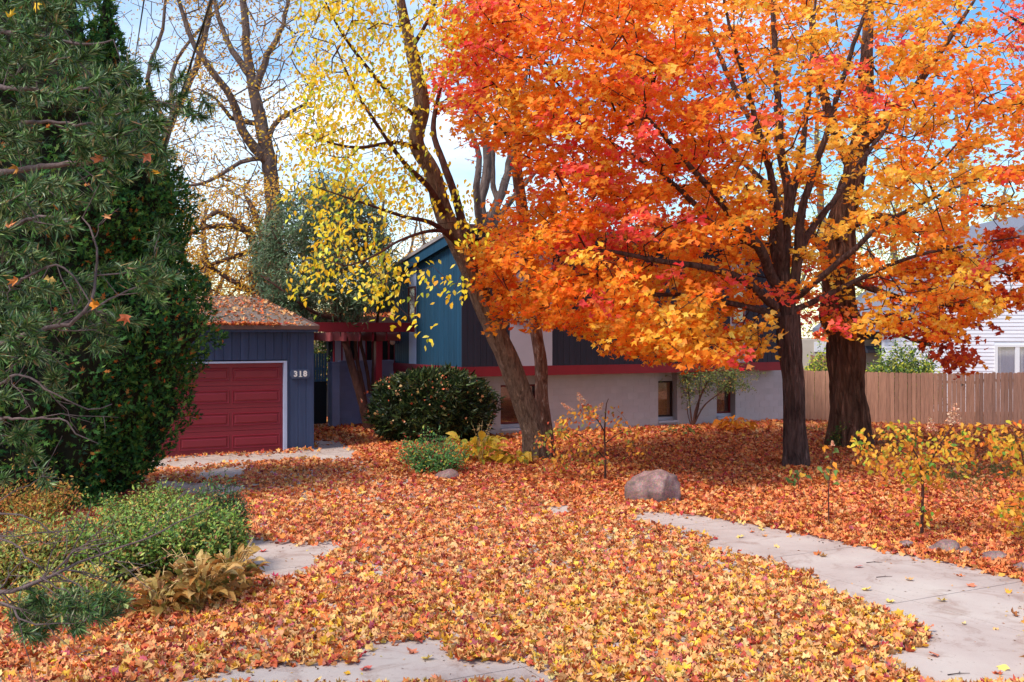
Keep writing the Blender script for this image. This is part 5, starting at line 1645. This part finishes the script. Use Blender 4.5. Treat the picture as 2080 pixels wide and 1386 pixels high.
# ------------------------------------------------------------------ yew
yb = G(865, 905)
YEW = [(4, (42, 58, 30)), (3, (64, 78, 40)), (2, (30, 42, 26)), (2, (98, 108, 54))]
yew = empty('yew_bush', (yb.x, yb.y + .9, 0)); tag(yew, 'rounded dark green clipped yew dotted with fallen leaves', 'bush')
sxp = [(726, 800), (735, 775), (780, 768), (850, 766), (930, 768), (985, 780), (1002, 815), (985, 860), (960, 890), (930, 905), (850, 908), (790, 898), (760, 870), (735, 840)]
n = 26000
cx_, cz_ = 0, .93
th = rng.uniform(0, 2 * math.pi, n); v_ = rng.uniform(-1, 1, n)
def yewR(dx, dy, dz):
    v = Vector((dx * 2, dy * 2, dz * 2))
    return 1 + .24 * mnoise.noise(v * .9 + Vector((3.1, 0, 0))) + .12 * mnoise.noise(v * 2.9) + .05 * mnoise.noise(v * 7)
dirs = np.stack([np.sqrt(1 - v_ ** 2) * np.cos(th), np.sqrt(1 - v_ ** 2) * np.sin(th), v_], 1)
def sup(d):     # boxy ellipsoid
    a = np.array([1.74, 1.15, .90])
    q = np.abs(d / a)
    return 1 / (np.sum(q ** 2.35, 1)) ** (1 / 2.35)
rr = sup(dirs) * np.array([yewR(*d) for d in dirs]) * (1 - .12 * rng.random(n) ** 1.5)
pos = dirs * rr[:, None] + np.array([cx_, 0, cz_]); ok = pos[:, 2] > .03
pos, dd_ = pos[ok], dirs[ok]
pos[:, 0] += (pos[:, 2] - .9) * -.0
o = cloud('foliage', (STRIP[0] * np.array([3.2, 1, 1]), STRIP[1]), pos, rng.normal(0, .7, pos.shape) + dd_ * .4, np.where(rng.random(len(pos)) < .12, rng.uniform(.16, .26, len(pos)), rng.uniform(.06, .15, len(pos))), pal(len(pos), YEW, .2), M['leaf_green'], yew,
          along=dd_ + rng.normal(0, .45, pos.shape) + np.array([0, 0, .3])); o['kind'] = 'stuff'
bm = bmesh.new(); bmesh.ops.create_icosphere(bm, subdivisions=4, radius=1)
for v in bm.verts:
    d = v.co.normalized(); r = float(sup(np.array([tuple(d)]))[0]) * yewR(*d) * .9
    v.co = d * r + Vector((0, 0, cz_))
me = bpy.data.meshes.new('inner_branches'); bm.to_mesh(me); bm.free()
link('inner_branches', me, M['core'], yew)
n = 330
v_ = np.where(rng.random(n) < .6, rng.uniform(.35, 1, n), rng.uniform(-.3, .6, n)); th = rng.uniform(0, 2 * math.pi, n)
dirs = np.stack([np.sqrt(1 - v_ ** 2) * np.cos(th), np.sqrt(1 - v_ ** 2) * np.sin(th), v_], 1)
pos = dirs * (sup(dirs) * 1.03)[:, None] + np.array([yew.location.x, yew.location.y, cz_])
o = cloud('caught_leaves', MAPLE_S, pos, dirs + rng.normal(0, .5, dirs.shape), rng.uniform(.05, .11, n), pal(n, [(3, (232, 180, 130)), (2, (226, 120, 80)), (1, (206, 90, 60)), (2, (200, 160, 100))]), M['leaf_ground'])
tag(o, 'small dry leaves caught on top of the clipped yew', 'fallen leaves', kind='stuff')

# ------------------------------------------------------------------ generic leafy shrubs
def shrub(name, center, stems, leaf_n, tmpl, size, palette, mat, label, cat='shrub', h=1.0, r=.5, spread=.6, wood=None, arch=0.0, lsq=None, top_only=0.0, front=.6, stem_r=.006):
    """stems from one crown, leaves along their upper part"""
    root = empty(name, center); tag(root, label, cat)
    tb = Tubes(); lp, ln, al = [], [], []
    for s in range(stems):
        a = rng.uniform(0, 2 * math.pi); q = math.sqrt(rng.random())
        bx, by_ = q * r * .35 * math.cos(a), q * r * .35 * math.sin(a)
        hh = h * (rng.uniform(.5, 1.0) + (.32 * rng.random() if rng.random() < .16 else 0)) * (1 - .35 * q * q) * (1 + .35 * mnoise.noise(Vector((center[0] * 3 + q * r * math.cos(a) * 4, center[1] * 3 + q * r * math.sin(a) * 4, 0))))
        ex_, ey_ = q * r * math.cos(a), q * r * math.sin(a)
        pts = []
        K = 6
        jx, jy = rng.normal(0, .04), rng.normal(0, .04)
        for k in range(K + 1):
            t = k / K
            w = t ** (1.0 if spread > .5 else 1.5)
            pts.append((bx + (ex_ - bx) * w + jx * math.sin(t * 3), by_ + (ey_ - by_) * w + jy * math.sin(t * 3), hh * (t - arch * t * t)))
        tb.add(pts[::2], np.linspace(stem_r, stem_r * .35, K // 2 + 1), 3)
        P_ = np.array(pts)
        m = max(1, int(leaf_n * rng.uniform(.7, 1.3)))
        t = rng.uniform(top_only, 1, m) * K
        i0 = np.minimum(K - 1, t.astype(int)); fr_ = (t - i0)[:, None]
        c = P_[i0] * (1 - fr_) + P_[i0 + 1] * fr_
        off = rng.normal(0, .035 + size[1] * .35, (m, 3))
        lp.append(c + off); al.append(norm(off) + np.array([0, 0, .3])); ln.append(rng.normal(0, .5, (m, 3)) + np.array([-.2, -front, .7]))
    tb.build('stems', wood or M['bark_red'], root)
    lp = np.vstack(lp); ln = np.vstack(ln); al = np.vstack(al)
    k = lp[:, 2] > .01
    o = cloud('foliage', tmpl, lp[k], ln[k], rng.uniform(size[0], size[1], k.sum()), pal(int(k.sum()), palette, .15), mat, root, along=al[k]); o['kind'] = 'stuff'
    return root
SPG = [(4, (124, 156, 62)), (3, (96, 130, 54)), (2.4, (172, 184, 80)), (1.5, (66, 96, 42)), (1, (196, 172, 84)), (1, (170, 108, 70))]
SPY = [(3, (152, 158, 70)), (3, (186, 170, 80)), (2, (120, 140, 54)), (1.5, (206, 150, 60)), (1, (176, 96, 60)), (1, (90, 110, 48))]
DGR = [(3, (62, 96, 52)), (2, (84, 118, 60)), (2, (48, 76, 44)), (.6, (150, 90, 70))]
def gp_(px, py): q = G(px, py); return (q.x, q.y, 0)
shrub('spirea', gp_(400, 1168), 420, 46, SMALL, (.035, .068), SPG, M['leaf_green'], 'bright green small leaved shrub beside the bare slab', h=.92, r=.62)
shrub('spirea', gp_(225, 1180), 420, 44, SMALL, (.035, .068), SPG, M['leaf_green'], 'yellow green shrub in the middle of the left bed', h=.80, r=.72)
shrub('spirea', gp_(70, 1190), 420, 42, SMALL, (.035, .068), SPY, M['leaf_green'], 'yellowing shrub at the left margin under the pine twigs', h=.78, r=.8)
shrub('spirea', gp_(135, 1260), 260, 44, SMALL, (.035, .068), SPY, M['leaf_green'], 'low olive shrub nearest the camera in the left bed', h=.5, r=.6)
shrub('spirea', gp_(310, 1075), 260, 40, SMALL, (.035, .06), SPG, M['leaf_green'], 'green shrub at the back of the left bed', h=.62, r=.8)
shrub('dark_shrub', gp_(445, 1110), 260, 44, SMALL, (.03, .05), DGR, M['leaf_green'], 'darker green shrub at the right rear of the left bed', h=.9, r=.42)
shrub('orange_shrub', gp_(60, 1065), 160, 30, SMALL, (.04, .07), [(3, (206, 150, 70)), (2, (186, 112, 64)), (3, (150, 150, 68))], M['leaf_yellow'], 'orange tinged shrub at the far left of the bed', h=.75, r=.8)
shrub('fern_patch', gp_(150, 1035), 60, 30, SMALL, (.05, .09), [(3, (70, 120, 56)), (2, (110, 150, 60))], M['leaf_green'], 'green low plant at the foot of the arborvitae', 'plant', h=.35, r=.8)
shrub('green_shrub', gp_(880, 962), 170, 26, SMALL, (.05, .085), [(4, (104, 152, 74)), (3, (80, 126, 64)), (1, (190, 180, 70)), (.8, (190, 80, 60))], M['leaf_green'], 'small fresh green shrub beneath the leaning tree', h=.85, r=.78)

def hosta(name, center, nleaf, L0, palette, label, upright=.5, width=.34, green=None, stalks=0, mat='leaf_yellow', nst=0, stalk_h=.8):
    root = empty(name, center); tag(root, label, 'plant')
    for k in range(nleaf):
        a = 2 * math.pi * k / nleaf * 2.4 + rng.uniform(-.4, .4)
        Ln = L0 * rng.uniform(.6, 1.15); el = rng.uniform(.25, 1.25) * upright * 1.6
        K = 6; v = []
        w = Ln * width * rng.uniform(.75, 1.15)
        d = Vector((math.cos(a), math.sin(a), 0)); sdv = Vector((-math.sin(a), math.cos(a), 0))
        p = d * rng.uniform(.0, 1.1) * L0 + Vector((0, 0, rng.uniform(0, 1.7) * L0 * upright)); hdg = el
        tw_ = rng.uniform(-1.5, 1.5)
        prof_ = [.08, .10, .55, .95, .85, .45, .02]
        for q in range(K + 1):
            t = q / K
            ww = w * prof_[q] * .5
            up = Vector((0, 0, 1)) * math.cos(hdg) - d * math.sin(hdg) * .3
            s_ = sdv * math.cos(tw_ * t) + Vector((0, 0, 1)) * math.sin(tw_ * t)
            for e in (-1, 0, 1):
                v.append(p + s_ * (ww * e) + up * (abs(e) * ww * .35))
            p = p + (d * math.cos(hdg) + Vector((0, 0, 1)) * math.sin(hdg)) * (Ln / K)
            hdg -= rng.uniform(.18, .42)
        f = []
        for q in range(K):
            for e in (0, 1):
                a0 = q * 3 + e
                f.append((a0, a0 + 1, a0 + 4, a0 + 3))
        me = mesh('leaf', [(x_[0], x_[1], max(x_[2], .01)) for x_ in v], f)
        c = pal(1, palette, .1)[0]; c2 = pal(1, palette, .1)[0]
        att = me.attributes.new('Col', 'FLOAT_COLOR', 'POINT')
        for i in range(len(v)):
            mixf = abs((i % 3) - 1)
            cc = c * (1 - mixf * .5) + c2 * mixf * .5
            att.data[i].color = (*cc, 1)
        for pg in me.polygons: pg.use_smooth = True
        link('leaf', me, M[mat], root)
    for k in range(nst):
        a = rng.uniform(0, 2 * math.pi); hh = stalk_h * rng.uniform(.75, 1.1)
        tb = Tubes(); ln_ = rng.uniform(.05, .35)
        pts = [(math.cos(a) * (.05 + ln_ * t * t), math.sin(a) * (.05 + ln_ * t * t), hh * t * (1 - .15 * t)) for t in np.linspace(0, 1, 8)]
        tb.add(pts, np.linspace(.006, .003, 8), 5)
        for q in range(14):
            t = rng.uniform(.6, 1); i = int(t * 7)
            b_ = Vector(pts[i]); tb.add([b_, b_ + Vector((rng.normal(0, .03), rng.normal(0, .03), rng.uniform(-.03, .02)))], [.007, .003], 4)
        tb.build('flower_stalk', M['stalk'], root)
    return root
M['stalk'] = paint('dry_stalk', srgb(200, 164, 112), .8, .1)
HG = [(4, (214, 172, 102)), (3, (166, 122, 62)), (2, (222, 190, 124)), (2, (128, 128, 62)), (1, (190, 112, 56)), (1, (112, 84, 48))]
HY = [(4, (238, 190, 56)), (2, (246, 206, 80)), (1.4, (214, 170, 60)), (1.2, (140, 160, 66))]
hosta('hosta', gp_(405, 1240), 190, .25, HG, 'withered tan and gold hosta at the edge of the left bed', .95, .42, nst=9, stalk_h=.75)
hosta('hosta', gp_(320, 1250), 110, .24, HG, 'second withered hosta under the pine twigs', .8, .40, nst=4, stalk_h=.6)
hosta('hosta', gp_(468, 1212), 130, .24, HG, 'dried hosta leaning over the bare slab corner', .9, .42, nst=5, stalk_h=.7)
hosta('hosta', gp_(975, 942), 90, .42, HY, 'yellow hosta with pale dry flower stalks by the leaning trunk', .7, .42, nst=7, stalk_h=1.05)
hosta('hosta', gp_(1048, 945), 50, .34, HY, 'small yellow hosta against the foot of the leaning trunk', .45, .46)
hosta('hosta', gp_(1490, 878), 70, .4, [(3, (232, 140, 40)), (2, (214, 110, 40)), (1, (236, 176, 60))], 'orange hosta below the right basement window', .5, .42)
hosta('ground_plant', gp_(1385, 884), 30, .34, [(3, (84, 96, 44)), (2, (120, 110, 50))], 'low dark green plant under the middle basement window', .4, .3, mat='leaf_green')

# ------------------------------------------------------------------ small hydrangea trees and saplings
def sapling(name, base_px, limbs, foliage, size, palette, label, heads=(), leafmat_='leaf_yellow', per=7, r0=.02, cat='small tree', tmpl=OVATE, rad=.14):
    g_ = G(*base_px); D = g_.y
    root = empty(name, (g_.x, D, 0)); tag(root, label, cat); rb = root.location
    gr = Grower()
    for i, (p_, rr_) in enumerate(limbs):
        pts = [P(a, b_, D + c) for a, b_, c in p_]
        gr.limb(pts, rr_, .12)
        pp, rr = resample(pts, rr_, .08); t1 = Tubes(); t1.add(pp, rr, 7, .06); shift(t1.build('trunk' if i == 0 else 'limb', M['bark_red'], root), rb)
    sp = []
    for (cx, cy, rx, ry, n_) in foliage:
        for q in range(n_):
            sp.append(tuple(P(cx + rng.normal(0, rx), cy + rng.normal(0, ry), D + rng.normal(0, .3))))
    sp = np.array([q for q in sp if q[2] > .06])
    gr.grow(sp, .12, .015, .05)
    shift(gr.build(.0022, .4, skip_fixed=True).build('branches', M['bark_red'], root), rb)
    lp, ln, ls, lc = spray_leaves(sp, to_px(sp), per, rad, .05, size, [], palette, droop=.8, front=.9)
    o = cloud('foliage', tmpl, lp, ln, ls, lc, M[leafmat_], root, along=np.stack([rng.normal(0, .6, len(lp)), rng.normal(0, .4, len(lp)), rng.normal(-.7, .4, len(lp))], 1)); o['kind'] = 'stuff'; shift(o, rb)
    for (hx, hy, hr, lean_) in heads:
        n = 150; c = P(hx, hy, D)
        t = rng.random(n); th = rng.uniform(0, 2 * math.pi, n)
        ax = np.array([lean_, 0, 1.0]); ax /= np.linalg.norm(ax)
        rr = hr * (1 - .75 * t) * np.sqrt(rng.random(n))
        pos = np.array(tuple(c)) + ax * (t * hr * 2.2)[:, None] + np.stack([rr * np.cos(th), rr * np.sin(th), rr * 0], 1)
        o = cloud('flower_head', SMALL, pos, rng.normal(0, 1, (n, 3)) + np.array([0, -.6, .3]), rng.uniform(.025, .045, n), pal(n, [(3, (232, 178, 140)), (2, (226, 150, 118)), (1, (240, 206, 170)), (1, (170, 110, 80))]), M['leaf_ground'], root); shift(o, rb)
    return root
HY2 = [(3, (230, 160, 60)), (3, (210, 124, 60)), (2, (196, 90, 60)), (1.4, (140, 140, 60)), (1, (238, 190, 70))]
sapling('hydrangea', (1229, 978), [([(1229, 980, 0), (1230, 930, 0), (1228, 880, 0), (1232, 820, .05), (1236, 810, .05)], [.026, .022, .017, .010, .006]), ([(1229, 880, 0), (1215, 855, -.05), (1198, 838, -.1), (1185, 822, -.1)], [.014, .011, .008, .006]),
                                   ([(1226, 930, 0), (1200, 900, .1), (1170, 880, .15), (1140, 870, .1)], [.014, .010, .008, .005]), ([(1230, 900, 0), (1260, 880, .1), (1290, 875, .1)], [.012, .009, .005])],
        [(1190, 838, 14, 12, 11), (1160, 870, 24, 14, 11), (1150, 900, 28, 18, 14), (1195, 885, 20, 18, 9), (1180, 930, 34, 20, 18), (1140, 940, 22, 16, 12), (1290, 880, 16, 10, 8), (1245, 850, 8, 12, 5), (1215, 850, 10, 8, 6), (1290, 920, 12, 8, 5), (1110, 900, 14, 12, 12)],
        (.06, .10), HY2, 'slender hydrangea with faded pink flower cones in front of the block wall', heads=((1186, 822, .12, -.5), (1160, 833, .10, -1.3), (1212, 834, .09, .8), (1140, 870, .08, -1)), per=6)
HY3 = [(4, (232, 176, 60)), (3, (224, 146, 52)), (1.2, (200, 190, 60)), (1, (110, 150, 56)), (1, (222, 120, 50))]
sapling('hydrangea', (1872, 1094), [([(1872, 1098, 0), (1873, 1040, 0), (1874, 985, 0), (1868, 940, 0), (1850, 905, 0), (1838, 880, 0)], [.026, .022, .018, .014, .010, .006]), ([(1873, 980, 0), (1900, 920, 0), (1925, 880, -.05), (1938, 862, -.05)], [.014, .010, .008, .006]),
                                    ([(1870, 950, 0), (1820, 910, .1), (1780, 895, .1)], [.012, .008, .005]), ([(1873, 970, 0), (1930, 940, .1), (1970, 930, .1)], [.01, .008, .004])],
        [(1800, 900, 30, 24, 24), (1850, 905, 28, 20, 18), (1790, 930, 26, 20, 14), (1860, 945, 30, 18, 18), (1920, 920, 26, 22, 16), (1940, 885, 14, 10, 9), (1960, 930, 12, 14, 8), (1880, 1040, 12, 8, 8), (1850, 960, 16, 14, 12), (1985, 870, 12, 4, 4), (1900, 960, 14, 14, 10)],
        (.05, .095), HY3, 'small tree with yellow leaves standing beside the border stones', heads=((1936, 862, .13, .1), (1894, 876, .09, -.2)), per=6)
sapling('sapling', (1684, 1070), [([(1684, 1074, 0), (1683, 1020, 0), (1684, 980, 0), (1690, 940, 0), (1691, 912, 0)], [.012, .010, .008, .006, .004])],
        [(1686, 960, 6, 8, 4), (1690, 915, 4, 5, 2), (1622, 965, 3, 3, 0)], (.08, .12), [(2, (110, 140, 70)), (2, (236, 160, 50))], 'thin sapling with a few leaves between the maple and the walk', heads=((1691, 906, .03, 0),), per=2)
sapling('sapling', (1622, 1000), [([(1622, 1002, 0), (1621, 975, 0), (1618, 960, 0)], [.007, .005, .004])], [(1622, 962, 7, 5, 4), (1612, 985, 3, 4, 2)], (.08, .13), [(3, (90, 120, 60)), (1, (230, 180, 60))], 'tiny seedling with green and yellow leaves below the maple trunk', per=2)
sapling('hydrangea', (2105, 1110), [([(2105, 1115, 0), (2100, 1040, 0), (2085, 960, 0), (2070, 900, 0)], [.03, .024, .018, .008]), ([(2100, 1050, 0), (2070, 1030, 0), (2035, 1030, 0)], [.014, .01, .005])],
        [(2060, 895, 26, 18, 26), (2030, 905, 14, 10, 8), (2075, 940, 20, 22, 18), (2055, 1035, 24, 14, 16), (2075, 1065, 12, 16, 14), (2078, 1000, 12, 20, 8)], (.06, .10), HY3, 'yellow leaved shrub cut by the right margin', per=6)
sapling('wall_shrub', (1408, 868), [([(1408, 872, 0), (1412, 840, 0), (1425, 800, 0), (1440, 770, 0), (1452, 750, 0)], [.05, .04, .03, .022, .012]), ([(1406, 866, 0), (1402, 830, .1), (1398, 790, .1), (1395, 760, .1)], [.03, .022, .016, .01]),
                                    ([(1408, 866, 0), (1430, 825, -.1), (1460, 800, -.1), (1480, 780, -.1)], [.03, .022, .016, .008]), ([(1404, 866, 0), (1397, 840, 0), (1396, 815, 0)], [.02, .014, .01]), ([(1410, 862, 0), (1420, 820, .2), (1420, 770, .2)], [.025, .018, .01])],
        [(1400, 765, 16, 14, 50), (1440, 760, 26, 12, 90), (1490, 760, 20, 12, 60), (1400, 800, 12, 14, 26), (1460, 785, 26, 10, 40), (1510, 785, 10, 6, 12)], (.05, .09), [(3, (96, 112, 56)), (2, (128, 130, 62)), (1, (76, 92, 48)), (.6, (196, 150, 80))],
        'open many stemmed shrub with fine olive leaves between the basement windows', leafmat_='leaf_green', per=9, cat='shrub', tmpl=SMALL, rad=.2)
# hedge behind the fence
shrub('hedge_bush', (P(1835, 0, 39).x, 39, -.3), 300, 70, SMALL, (.10, .17), [(3, (70, 96, 40)), (2, (120, 140, 50)), (2, (190, 190, 60)), (1, (50, 74, 34))], M['leaf_green'], 'green and yellow bush showing above the fence', h=2.75, r=1.5, spread=1)
shrub('hedge_bush', (P(1675, 0, 39.5).x, 39.5, -.3), 120, 60, SMALL, (.10, .16), [(3, (80, 104, 44)), (2, (160, 170, 56)), (2, (210, 206, 60))], M['leaf_green'], 'yellow green bush above the fence left of the big trunk', h=2.9, r=.8, spread=1)
shrub('trunk_ivy', (G(1688, 905).x - .1, 25.7, 0), 26, 16, SMALL, (.05, .09), [(3, (70, 96, 40)), (1, (150, 140, 50))], M['leaf_green'], 'small green plant at the left foot of the big trunk', 'plant', h=.7, r=.25)
for (px_, py_, w_, lab) in ((655, 820, 34, 'green shrub behind the garden gate'),):
    shrub('garden_shrub', (P(654, 0, 35.5).x, 35.5, 0), 240, 60, SMALL, (.08, .14), [(3, (86, 112, 48)), (2, (60, 88, 40)), (1.5, (190, 150, 60))], M['leaf_green'], lab, h=3.9, r=.9, spread=1)

# ------------------------------------------------------------------ pine in front at the left
PX, PY = -4.6, 7.0
pine = empty('pine_tree', (PX, PY, 0)); tag(pine, 'long needled pine whose branches reach in from the left', 'tree'); pb = pine.location
trunk_mesh('trunk', [Vector((0, 0, -.05)), Vector((.02, 0, 2)), Vector((-.03, 0, 5)), Vector((0, 0, 9))], [.22, .19, .15, .07], M['bark_pine'], pine, 24, .15, 12, .08, .05, .2, 2.0)
gp = Grower()
gp.limb([Vector((PX, PY, 0)), Vector((PX, PY, 4)), Vector((PX, PY, 9))], [.2, .15, .05], .5)
PLM = [
    ([(-300, 420, 7), (-100, 370, 6.6), (96, 338, 6.2), (217, 323, 6), (303, 283, 5.9), (353, 257, 5.8)], [.05, .035, .026, .020, .014, .008]),
    ([(-300, 300, 7), (-80, 260, 6.8), (96, 247, 6.6), (167, 255, 6.5), (237, 232, 6.4), (283, 212, 6.3)], [.045, .03, .016, .013, .010, .006]),
    ([(-320, 860, 6.8), (-120, 740, 6), (30, 687, 5.4), (110, 665, 5.3), (151, 651, 5.2), (185, 610, 5.2), (196, 560, 5.3), (194, 505, 5.3), (180, 460, 5.4), (167, 444, 5.4)], [.05, .035, .022, .018, .016, .013, .011, .009, .007, .005]),
    ([(110, 665, 5.3), (170, 640, 5.5), (240, 600, 5.7), (300, 570, 5.8), (320, 540, 5.8)], [.012, .01, .008, .007, .005]),
    ([(-330, 60, 7), (-100, 60, 6.2), (60, 70, 5.8), (160, 90, 5.6), (230, 80, 5.6)], [.05, .035, .02, .012, .006]),
    ([(-320, 150, 7), (-100, 170, 6), (40, 180, 5.4), (130, 190, 5.2), (200, 170, 5.1)], [.05, .035, .02, .012, .006]),
    ([(-330, 520, 7), (-100, 480, 6), (0, 470, 5.6), (80, 440, 5.4), (140, 450, 5.3)], [.05, .03, .02, .012, .006]),
    ([(-320, 1240, 6.6), (-120, 1210, 5.8), (0, 1202, 5.4), (50, 1194, 5.3), (108, 1167, 5.3), (186, 1132, 5.35), (271, 1103, 5.4), (329, 1078, 5.4), (387, 1051, 5.5), (429, 1030, 5.5)], [.04, .03, .02, .017, .014, .010, .008, .007, .005, .003]),
    ([(108, 1167, 5.3), (150, 1120, 5.3), (190, 1108, 5.3), (240, 1098, 5.3)], [.010, .008, .006, .003]),
    ([(-320, 980, 6.8), (-100, 1010, 5.8), (0, 1040, 5.4), (58, 1051, 5.3), (100, 1078, 5.3), (131, 1090, 5.3)], [.035, .02, .009, .007, .005, .003]),
    ([(-100, 1090, 5.8), (0, 1094, 5.4), (50, 1128, 5.3), (93, 1163, 5.3)], [.02, .009, .007, .004]),
    ([(-200, 1200, 6), (0, 1227, 5.3), (39, 1256, 5.2), (70, 1268, 5.2), (120, 1268, 5.2), (170, 1264, 5.2)], [.02, .010, .008, .006, .005, .003]),
    ([(-320, 820, 6.8), (-60, 845, 6), (40, 850, 5.6), (135, 854, 5.5), (151, 881, 5.5), (197, 900, 5.5)], [.03, .018, .010, .008, .006, .004]),
    ([(-320, 700, 6.8), (-60, 790, 6), (40, 760, 5.6), (110, 800, 5.5), (180, 830, 5.5), (230, 822, 5.6)], [.03, .018, .010, .008, .006, .004]),
    ([(-320, 640, 6.8), (-60, 620, 5.8), (60, 560, 5.3), (130, 545, 5.2), (200, 640, 5.2)], [.03, .018, .010, .008, .005]),
]
PLM = [(a_, [q_ * .62 for q_ in b__]) for a_, b__ in PLM]
for p_, r_ in PLM:
    gp.limb(pl(p_), r_, .12)
    pp, rr = resample(pl(p_), r_, .06)
    pp = [q + Vector((rng.normal(0, .004), rng.normal(0, .004), rng.normal(0, .004))) for q in pp]
    t1 = Tubes(); t1.add(pp, rr, 8, .08); shift(t1.build('limb', M['bark_pine'], pine), pb)
tuf = np.vstack([fill([(-80, -60), (165, -60), (200, 60), (240, 110), (300, 120), (350, 95), (420, 190), (405, 260), (350, 300), (330, 350), (250, 360), (210, 420), (110, 420), (60, 470), (-80, 470)], 6.0, 1.2, 300),
                 fill([(-80, 470), (80, 420), (150, 470), (130, 560), (240, 540), (330, 460), (395, 490), (370, 560), (310, 600), (320, 640), (240, 690), (130, 740), (60, 720), (-80, 700)], 5.6, .8, 170),
                 fill([(-80, 700), (80, 720), (130, 780), (90, 850), (130, 930), (60, 990), (-80, 1000)], 5.6, .5, 60),
                 fill([(-60, 1190), (110, 1190), (240, 1210), (250, 1235), (140, 1290), (60, 1320), (-60, 1300)], 5.3, .3, 46)])
tuf = tuf[np.array([mnoise.noise(Vector(q) * 3.2) > -.06 for q in tuf])]
gp.grow(tuf, .12, .012, .03)
shift(gp.build(.0028, .38, skip_fixed=True).build('branches', M['bark_pine'], pine), pb)
# bare dead twigs on the lower limbs
tb = Tubes()
for (i0, cnt) in ((7, 22), (8, 8), (9, 10), (10, 10), (11, 12), (12, 8), (13, 8), (2, 10), (14, 8)):
    pp, rr = resample(pl(PLM[i0][0]), PLM[i0][1], .05)
    for q in range(cnt):
        k = int(rng.uniform(.35, .98) * (len(pp) - 2)); p0 = pp[k]
        d = (pp[k + 1] - p0).normalized(); side_ = Vector(rng.normal(0, 1, 3)); side_ -= d * side_.dot(d); side_.normalize()
        dr = (d * .8 + side_ * .8); dr.y *= .5
        Ln = rng.uniform(.12, .45)
        pts_ = [p0 + dr * (Ln * t) + Vector((0, 0, -.06 * t * t)) + Vector(rng.normal(0, .008, 3)) for t in np.linspace(0, 1, 6)]
        tb.add(pts_, np.linspace(min(.005, rr[k] * .6), .0014, 6), 5)
        for w_ in range(2):
            m_ = pts_[rng.integers(2, 5)]; e_ = m_ + (dr + Vector(rng.normal(0, .6, 3))) * Ln * .35
            tb.add([m_, (m_ + e_) / 2 + Vector(rng.normal(0, .005, 3)), e_], [.0024, .0018, .001], 4)
shift(tb.build('dead_twigs', M['bark_pine'], pine), pb)
# needles: shoots of long needles
npos, nal, nsz = [], [], []
root_dir = np.array([1.0, -.15, .1])
for t_ in tuf:
    sdir = norm((root_dir + rng.normal(0, .55, 3))[None])[0]
    SL = rng.uniform(.08, .2)
    m = int(rng.uniform(110, 170))
    u = rng.random(m) ** .7
    npos.append(t_ + sdir * (u[:, None] - .5) * SL)
    nal.append(sdir * .9 + rng.normal(0, .6, (m, 3))); nsz.append(rng.uniform(.05, .085, m))
npos, nal, nsz = np.vstack(npos), norm(np.vstack(nal)), np.concatenate(nsz)
NEED = (np.array([(-.0085, 0, 0), (.0085, 0, 0), (.007, .6, .02), (0, 1, .05), (-.007, .6, .02)]), np.array([(0, 1, 2), (0, 2, 4), (4, 2, 3)]))
NC = [(4, (66, 100, 48)), (3, (98, 130, 60)), (3, (50, 70, 44)), (2.2, (150, 164, 108)), (.8, (154, 122, 72))]
o = cloud('needles', NEED, npos, rng.normal(0, 1, npos.shape), nsz, pal(len(npos), NC, .2), M['needle'], pine, along=nal); o['kind'] = 'stuff'; shift(o, pb)
# maple leaves caught in the pine
for (px_, py_, c, lab) in ((16, 458, (222, 140, 90), 'long dry salmon leaf stuck in the pine at the left margin'), (220, 440, (216, 150, 100), 'curled tan leaf caught on a pine shoot'), (30, 340, (206, 140, 60), 'dull golden leaf caught on a high pine twig'), (30, 570, (230, 140, 70), 'orange leaf hanging low in the pine'),
                           (100, 568, (222, 170, 90), 'pale leaf beside the orange one in the pine'), (200, 322, (214, 130, 90), 'brown pink leaf pinned on the main pine limb'), (320, 350, (236, 170, 50), 'golden leaf at the tip of the long pine limb'), (255, 645, (226, 120, 80), 'salmon leaf in the lower pine twigs'),
                           (190, 620, (232, 140, 40), 'bright orange leaf in the fork of the lower pine limb'), (20, 30, (230, 190, 60), 'yellow leaf high in the pine'), (300, 320, (226, 130, 90), 'reddish leaf hanging from the pine limb'), (75, 10, (240, 190, 50), 'yellow leaf at the top edge in the pine')):
    q = P(px_, py_, 5.1)
    o = cloud('caught_leaf', MAPLE, [(0, 0, 0)], [(rng.normal(0, .4), -1, rng.normal(0, .4))], [.07], [srgb(*c)], M['leaf_ground'], curl=1.3, squash=.35, crumple=.13)
    o.location = q; tag(o, lab, 'leaf', 'leaves caught in the pine')

# ------------------------------------------------------------------ power lines
tb = Tubes(); a, b_ = P(448, -60, 8.2), P(286, 430, 30)
tb.add([a.lerp(b_, t) + Vector((0, 0, -1.0 * t * (1 - t))) * .3 for t in np.linspace(0, 1, 30)], .012, 6)
tb.add([a.lerp(b_, t) + Vector((.012 * math.sin(t * 90), .012 * math.cos(t * 90), -.03 - 1.0 * t * (1 - t) * .3)) for t in np.linspace(0, 1, 200)], .006, 5)
o = tb.build('power_line', M['wire']); tag(o, 'thick twisted service cable running down past the arborvitae', 'cable')
tb = Tubes(); a, b_ = P(302, -60, 12), P(268, 160, 30)
tb.add([a.lerp(b_, t) for t in np.linspace(0, 1, 12)], .011, 6)
o = tb.build('power_line', M['wire']); tag(o, 'thin second cable near the top left', 'cable')

for o in scene.objects:
    if o.parent is not None and o.name.split('.')[0] in ('branches', 'dead_twigs', 'stems', 'flower_head') and 'kind' not in o:
        o['kind'] = 'stuff'
